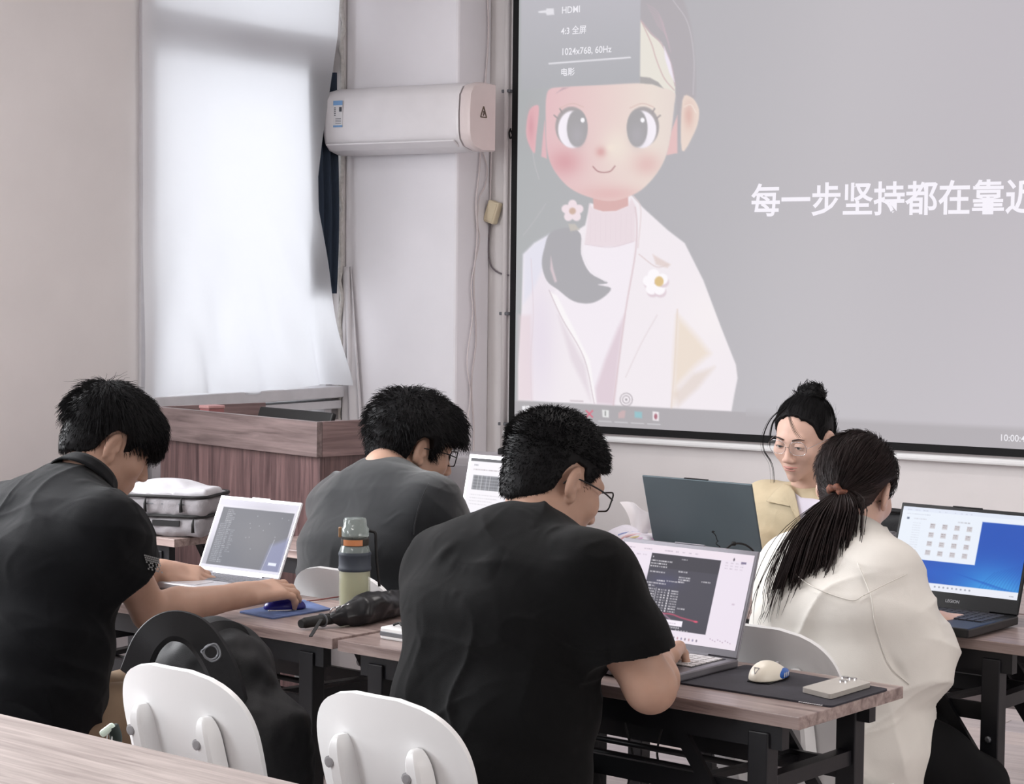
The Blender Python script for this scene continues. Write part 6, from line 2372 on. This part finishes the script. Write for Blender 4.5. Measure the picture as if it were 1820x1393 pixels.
# printed patch on the far sleeve edge
M_PATCH = mat('pale_sleeve_print', srgb(150, 150, 150), .7, var=.1)
_pv, _pf = [], []
for i in range(8):
    for j in range(7):
        if j < 3 or (i * 3 + j * 5) % 7 < 4:
            u, v = 256 + 3.4 * i + j * 1.1, 985 + 4.0 * j + .9 * i
            a, b = patch(V2, [(u, v), (u + 2.7, v + .7), (u + 2.9, v + 3.4), (u + .2, v + 2.8)], loc, .0012, 3, .001)
            _pf += [tuple(x + len(_pv) for x in q) for q in b]
            _pv += list(map(tuple, a))
mesh('sleeve_print', _pv, _pf, M_PATCH, so, kind='stuff')

# ============ the man in dark grey, further back
J = dict(pelvis=lvl(-.40, 5.46, .56), chest=W(664, 980, 5.50), neck=W(694, 838, 5.58), head=W(735, 800, 5.64), M_head=head_frame(66, 16, 2),
         sh_l=W(612, 898, 5.68), sh_r=W(764, 905, 5.40), el_l=W(640, 1000, 5.95), wr_l=W(760, 985, 6.05), el_r=W(806, 985, 5.50), wr_r=W(870, 975, 5.75),
         hip_right=EX, chest_right=EX)
J['M_hand_r'] = frame_from(EY + .2 * EX, (0, 0, 1))
J['M_hand_l'] = frame_from(EY + .5 * EX, (0, 0, 1))
leg_joints(J, dirn=EY, right=EX)
hair2 = dict(top=.040, side=.022, front=.010, ramp=(-.03, .08), line=line_short(front=.052, nape=-.066, temple=.040, burn=-.016), rough=.002, lump=.005,
             strands=[(4600, .024, .7, .25, lambda L: L[:, 2] > -.01, 4, .0011), (1500, .012, .6, .25, lambda L: L[:, 2] <= -.01, 4, .0010), (700, .034, .5, .12, lambda L: (L[:, 1] > .04) & (L[:, 2] > .04), 5, .0012)])
t, loc, P, V2, tips, so = person('man in a charcoal shirt with glasses leaning over the far white laptop', J, dict(
    top=M_GREY_TEE, top_name='shirt', pants=M_DARKPANTS, hair=hair2, seed=8, folds=.007, sleeve=1.8, bulk=1.06, sc=1.04, neck_r=.058))
glasses(t, loc, J['head'], J['M_head'], 1.04, M_BEZEL, .0017)
v, f = seam(V2, [(762, 858), (748, 890), (738, 925), (735, 950)], loc, .0014)
mesh('sleeve_seam', v, f, M_GREY_TEE, so, smooth=True)
v, f = band(W(692, 842, 5.58), nrm(J['head'] - J['neck']) * .6 + (0, 0, .7), EX, EY, .086, .078, .072, .064, .022)
mesh('neck_rib', v - loc, f, M_GREY_TEE, t, smooth=True)

# ============ the woman in the white shirt with the ponytail
J = dict(pelvis=lvl(.775, 4.60, .56), chest=W(1492, 1098, 4.64), neck=W(1517, 958, 4.72), head=W(1523, 872, 4.76), M_head=head_frame(34, 18, -4),
         sh_l=W(1408, 1012, 4.82), sh_r=W(1558, 1032, 4.60), el_l=W(1400, 1130, 4.96), wr_l=W(1560, 1095, 5.0), el_r=W(1622, 1168, 4.56), wr_r=W(1660, 1108, 4.76),
         hip_right=EX, chest_right=EX)
J['M_hand_r'] = frame_from(EY, (0, 0, 1))
J['M_hand_l'] = frame_from(EY + .3 * EX, (0, 0, 1))
leg_joints(J, dirn=EY, right=EX)
J['kn_r'] = W(1735, 1398, 4.62)
J['an_r'] = J['kn_r'] * (1, 1, 0) - EY * .1 + (0, 0, .07)
J['kn_l'] = W(1640, 1296, 4.88)
J['an_l'] = J['kn_l'] * (1, 1, 0) - EY * .05 + (0, 0, .07)


def line_long(front=.066, nape=-.052):
    def line(x, y):
        yy = np.asarray(y + 0 * x)
        return np.interp(yy.ravel(), [-.13, -.06, -.045, -.034, -.020, .004, .016, .03, .05, .07, .09, .12], [nape, nape, -.030, .012, .034, .030, .004, .004, .030, .045, front, front + .004]).reshape(yy.shape)
    return line


TIE = W(1489, 876, 4.66)
tie_l = (TIE - J['head']) @ J['M_head']


up_ = np.array([0, 0, 1.0])


def tail_strands(n, seed, root, guide_px, fan, r0=.0009, seg=10):
    """ponytail: strands follow a guide of photo positions, fanning out"""
    r = np.random.default_rng(seed)
    G = spline(np.array([W(u, v, z) for u, v, z in guide_px]), 6)
    m = len(G)
    tt = np.linspace(0, 1, seg + 1)
    gi = np.stack([np.interp(tt, np.linspace(0, 1, m), G[:, i]) for i in range(3)], 1)
    a = r.normal(size=n)
    b = r.normal(size=n)
    end = r.uniform(.72, 1.06, n)
    P = np.zeros((n, seg + 1, 3))
    for k in range(seg + 1):
        tk = tt[k] * end
        g = np.stack([np.interp(tk, tt, gi[:, i]) for i in range(3)], 1)
        w = np.interp(tk, [0, .08, .3, .7, 1], fan)[:, None]
        P[:, k] = g + CR * (a[:, None] * w) - CF * (b[:, None] * w * .5) + np.array((0, 0, 1)) * (a[:, None] * w * .35) \
            + CR * (.006 * np.sin(8 * tk + np.round(a * 2.5) * 1.7))[:, None] * tk[:, None] + up_ * (.004 * np.sin(11 * tk + np.round(b * 2) * 2.1))[:, None] * tk[:, None]
    return ptube(P, r0 * np.array([1.0] * (seg - 1) + [.7, .25]), 3)


pony = tail_strands(3000, 4, TIE, [(1491, 874, 4.655), (1474, 905, 4.635), (1452, 960, 4.62), (1432, 1030, 4.615), (1412, 1085, 4.61)], [.006, .012, .026, .034, .030])
pony2 = tail_strands(900, 6, TIE, [(1496, 876, 4.655), (1500, 910, 4.635), (1490, 960, 4.60), (1478, 1010, 4.585), (1462, 1052, 4.58)], [.006, .010, .018, .022, .016])
hair5 = dict(top=.016, side=.011, ramp=(-.02, .08), line=line_long(), rough=.0006, lump=.001, flow=lambda p: tie_l - p,
             strands=[(4200, .06, .015, .012, lambda L: (np.linalg.norm(L - tie_l, axis=1) > .03) & (L[:, 1] < .045), 6, .0009), (40, .035, .35, .15, None, 5, .0004)], extra=[pony, pony2])
up = np.array([0, 0, 1.0])
cr5 = [(W(1556, 1120, 4.45), W(1610, 1215, 4.45), .012, -.010), (W(1400, 1100, 4.6), W(1420, 1250, 4.5), .02, .006)]
t, loc, P, V2, tips, so = person('woman in an oversized white shirt with a long ponytail, seen from behind', J, dict(
    top=M_SHIRTW, top_name='white_shirt', pants=M_DARKPANTS, hair=hair5, hair_mat=M_HAIR_B, seed=15, folds=.009, hem=.36, sleeve=1.62, bulk=1.0, fem=True, neck_r=.047, skin=M_SKIN_F, sc=.98,
    long_r=(.062, .070, .076, .066, .05), crease=cr5,
    torso=[(J['pelvis'] - up * .20, .19, .16), (J['pelvis'] - up * .05, .20, .165), (J['pelvis'] * .5 + J['chest'] * .5, .195, .15), (J['chest'], .19, .13),
           (J['neck'] - (J['neck'] - J['chest']) * .30, .140, .085), (J['neck'] - (J['neck'] - J['chest']) * .06, .072, .060)]))
nk = nrm(J['head'] - J['neck'])
v, f = band(W(1517, 966, 4.72), nk * .5 + (0, 0, .7), EX, EY, .096, .088, .074, .066, .040, open_=.25)
mesh('collar', v - loc, f, M_SHIRTW, t, smooth=True)
for sm in ([(1392, 1000), (1440, 1040), (1510, 1066), (1535, 1058)], [(1535, 1058), (1570, 1040), (1612, 1020)], [(1524, 1000), (1548, 1060), (1556, 1110), (1580, 1180), (1616, 1216)]):
    v, f = seam(V2, sm, loc, .0014)
    mesh('shirt_seam', v, f, M_SHIRTW, so, smooth=True)
# patterned hair tie
th_ = np.linspace(0, 2 * math.pi, 30)[:-1]
tdir = nrm(W(1474, 905, 4.635) - W(1496, 868, 4.66))
tx_ = nrm(np.cross(tdir, CF))
ty_ = np.cross(tdir, tx_)
tie = np.array([TIE + (.0185 + .003 * math.sin(7 * a)) * (math.cos(a) * tx_ + math.sin(a) * ty_) + tdir * .003 * math.sin(5 * a) for a in th_])
v, f = tube(tie - loc, .0085 + .002 * np.sin(th_ * 9), 7, closed=True)
mesh('hair_tie', v, f, mat('brown_patterned_scrunchie', srgb(116, 72, 56), .7, var=.6, scale=120), t, smooth=True)

# ============ the woman in the beige jacket, facing the room
J = dict(pelvis=lvl(.985, 6.22, .56), chest=W(1440, 985, 6.12), neck=W(1434, 886, 6.06), head=W(1428, 779, 6.0), M_head=head_frame(216, 15, 3),
         sh_r=W(1362, 905, 6.18), sh_l=W(1512, 925, 5.98), el_r=W(1352, 985, 6.10), wr_r=W(1340, 1005, 5.9), el_l=W(1530, 1000, 5.90), wr_l=W(1440, 1010, 5.74),
         hip_right=-EX, chest_right=-EX)
J['M_hand_r'] = frame_from(-EY, (0, 0, 1))
J['M_hand_l'] = frame_from(-EY - .5 * EX, (0, 0, 1))
leg_joints(J, dirn=-EY, right=-EX)
bun_l = np.array((-.006, -.052, .126))


def wisp(pts, n, seed, r=.0007, sp=.004):
    rr = np.random.default_rng(seed)
    G = spline(np.array([W(*p) for p in pts]), 5)
    P = G[None] + rr.normal(size=(n, 1, 3)) * sp * np.linspace(.3, 1, len(G))[None, :, None]
    return ptube(P, r * np.linspace(1, .4, len(G)), 3)


hw4 = [wisp([(1395, 722, 5.93), (1370, 745, 5.90), (1357, 775, 5.88), (1358, 800, 5.88), (1372, 825, 5.90), (1376, 858, 5.92)], 9, 1, sp=.003),
       wisp([(1398, 724, 5.93), (1376, 748, 5.89), (1369, 775, 5.88), (1368, 792, 5.88)], 14, 2, sp=.003),
       wisp([(1402, 726, 5.93), (1404, 745, 5.885), (1412, 765, 5.885), (1421, 778, 5.89)], 8, 3, sp=.003),
       wisp([(1474, 800, 5.98), (1470, 830, 5.98), (1466, 850, 5.99)], 8, 4, sp=.003),
       wisp([(1450, 700, 6.0), (1470, 716, 6.0), (1482, 745, 6.0)], 6, 5, .0005)]


def line_up(x, y):
    yy = np.asarray(y + 0 * x)
    return np.interp(yy.ravel(), [-.13, -.06, -.045, -.034, -.02, .006, .018, .03, .04, .052, .065, .08, .12], [-.05, -.05, -.02, .016, .034, .026, -.004, .006, .034, .070, .092, .098, .100]).reshape(yy.shape) + (.004 * np.sin(x * 140) + .003 * np.sin(x * 330 + 1)) * smooth01(yy, .02, .05)


hair4 = dict(top=.010, side=.006, ramp=(-.02, .08), line=line_up, rough=.0006, lump=.001, flow=lambda p: bun_l - p,
             strands=[(2600, .04, .015, .015, lambda L: np.linalg.norm(L - bun_l, axis=1) > .075, 5, .0008), (50, .03, .8, .3, lambda L: L[:, 2] > .05, 4, .0004), (500, .03, .05, .12, lambda L: (L[:, 1] > .03) & (L[:, 2] < .115), 4, .0006)], extra=hw4)
t, loc, P, V2, tips, so = person('woman in a beige jacket with a hair bun and thin glasses, facing the room', J, dict(
    top=M_BEIGE, top_name='jacket', pants=M_DARKPANTS, hair=hair4, seed=21, folds=.007, sleeve=1.8, bulk=.90, fem=True, neck_r=.046, skin=M_SKIN_F, sc=.98,
    crease=[(W(1378, 880, 5.95), W(1372, 960, 5.9), .010, -.008), (W(1395, 900, 5.9), W(1392, 975, 5.85), .009, .007), (W(1360, 880, 6), W(1350, 960, 5.95), .010, .007)]))
# bun
sb = Sdf(P(*bun_l) - .06, P(*bun_l) + .06, .003)
sb.ell(P(*bun_l), (.042, .038, .030), J['M_head'], .01).ell(P(bun_l[0] + .022, bun_l[1] - .01, bun_l[2] - .012), (.028, .028, .022), J['M_head'], .01)
v, f = sb.mesh(lambda q, n: .0025 * np.sin(((q - P(*bun_l)) @ J['M_head']) @ np.array((90., 60., 140.))) + .002 * noise3(q, 80, 3))
rr = np.random.default_rng(5)
cp = v[rr.choice(len(v), 260)]
dn = nrm_rows(cp - P(*bun_l))
tg = nrm_rows(np.cross(dn, rr.normal(size=(260, 3))))
PP = np.stack([cp + tg * a * .03 + dn * (.002 + .012 * a * a * rr.uniform(0, 1, (260, 1))) for a in np.linspace(-.5, .8, 5)], 1)
v2, f2 = ptube(PP, np.array([.0004, .0009, .0009, .0008, .0003]), 3)
mesh('hair_bun', np.vstack([v, v2]) - loc, np.vstack([f, f2 + len(v)]), M_HAIR, t, smooth=True)


# face: eyes, brows, lips
def F_(x, y, z):
    return P(x, y, z) - loc


for sx in (-1, 1):
    e = Sdf(P(sx * .032, .086, .008) - .02, P(sx * .032, .086, .008) + .02, .0012)
    e.ell(P(sx * .032, .0845, .007), np.array((.0125, .0125, .0125)), J['M_head'], 0)
    v, f = e.mesh()
    ey_ = mesh('eye', v - loc, f, M_EYEW, t, smooth=True)
    e = Sdf(P(sx * .032, .086, .008) - .02, P(sx * .032, .086, .008) + .02, .0010)
    e.ell(P(sx * .031 - .001, .0925, .0045), np.array((.0062, .0060, .0060)), J['M_head'], 0)
    v, f = e.mesh()
    mesh('iris', v - loc, f, M_IRIS, ey_, smooth=True)
    # lids: a skin-coloured cap leaving a narrow opening
    e = Sdf(P(sx * .032, .086, .008) - .024, P(sx * .032, .086, .008) + .024, .0011)
    e.ell(P(sx * .032, .0845, .0070), np.array((.0165, .0140, .0140)), J['M_head'], 0)
    e.ell(P(sx * .032, .100, .0030), np.array((.0128, .0105, .0040)), J['M_head'], .001, 'sub')
    v, f = e.mesh()
    mesh('eyelid', v - loc, f, M_SKIN_F, t, smooth=True)
    lash = spline([F_(sx * .0195, .0935, .0030), F_(sx * .026, .0980, .0068), F_(sx * .033, .0985, .0074), F_(sx * .040, .0960, .0062), F_(sx * .0465, .0905, .0034)], 5)
    MB().tube(lash, .0011, 5).build('eyelash', M_IRIS, t, smooth=True)
    brow = spline([F_(sx * .015, .0985, .026), F_(sx * .025, .0985, .0295), F_(sx * .036, .0945, .031), F_(sx * .049, .085, .0265)], 5)
    MB().tube(brow, np.interp(np.linspace(0, 1, len(brow)), [0, .3, .7, 1], [.0022, .0027, .0021, .0008]), 6).build('eyebrow', M_BROW, t, smooth=True)
lp = Sdf(P(0, .095, -.066) - .035, P(0, .095, -.066) + .035, .0014)
lp.ell(P(-.009, .0948, -.0605), (.015, .0050, .0032), J['M_head'] @ rotz(.25), .004).ell(P(.009, .0948, -.0605), (.015, .0050, .0032), J['M_head'] @ rotz(-.25), .004)
lp.ell(P(0, .0950, -.0690), (.0180, .0058, .0042), J['M_head'], .002)
v, f = lp.mesh()
mesh('lips', v - loc, f, M_LIP, t, smooth=True)
MB().tube(spline([F_(-.024, .0870, -.0658), F_(-.010, .0985, -.0642), F_(0, .1000, -.0648), F_(.010, .0985, -.0642), F_(.024, .0870, -.0658)], 5), .0008, 5).build(
    'lip_line', mat('lip_shadow', srgb(120, 66, 62), .6, var=.05), t, smooth=True)
glasses(t, loc, J['head'], J['M_head'], .98, M_CHROME, .0008, .029, .021, False)
# pale top and jacket collar
v, f = band(W(1436, 893, 6.06), nrm(J['head'] - J['neck']) * .4 + (0, 0, .8), -EX, -EY, .080, .074, .060, .058, .040, open_=1.0)
mesh('jacket_collar', v - loc, f, M_BEIGE, t, smooth=True)
v, f = patch(V2, [(1408, 872), (1424, 884), (1446, 886), (1466, 890), (1470, 940), (1462, 990), (1440, 990), (1424, 945)], loc, .004)
mesh('inner_top', v, f, M_INNER, t, smooth=True)
for pts in ([(1404, 862), (1412, 872), (1420, 908), (1428, 950), (1420, 930), (1404, 893), (1384, 893), (1362, 891), (1378, 872), (1394, 858)],
            [(1470, 880), (1486, 876), (1496, 905), (1480, 925), (1470, 980), (1462, 940)]):
    v, f = patch(V2, pts, loc, .010, th=.006)
    mesh('lapel', v, f, M_BEIGE, t, smooth=True)
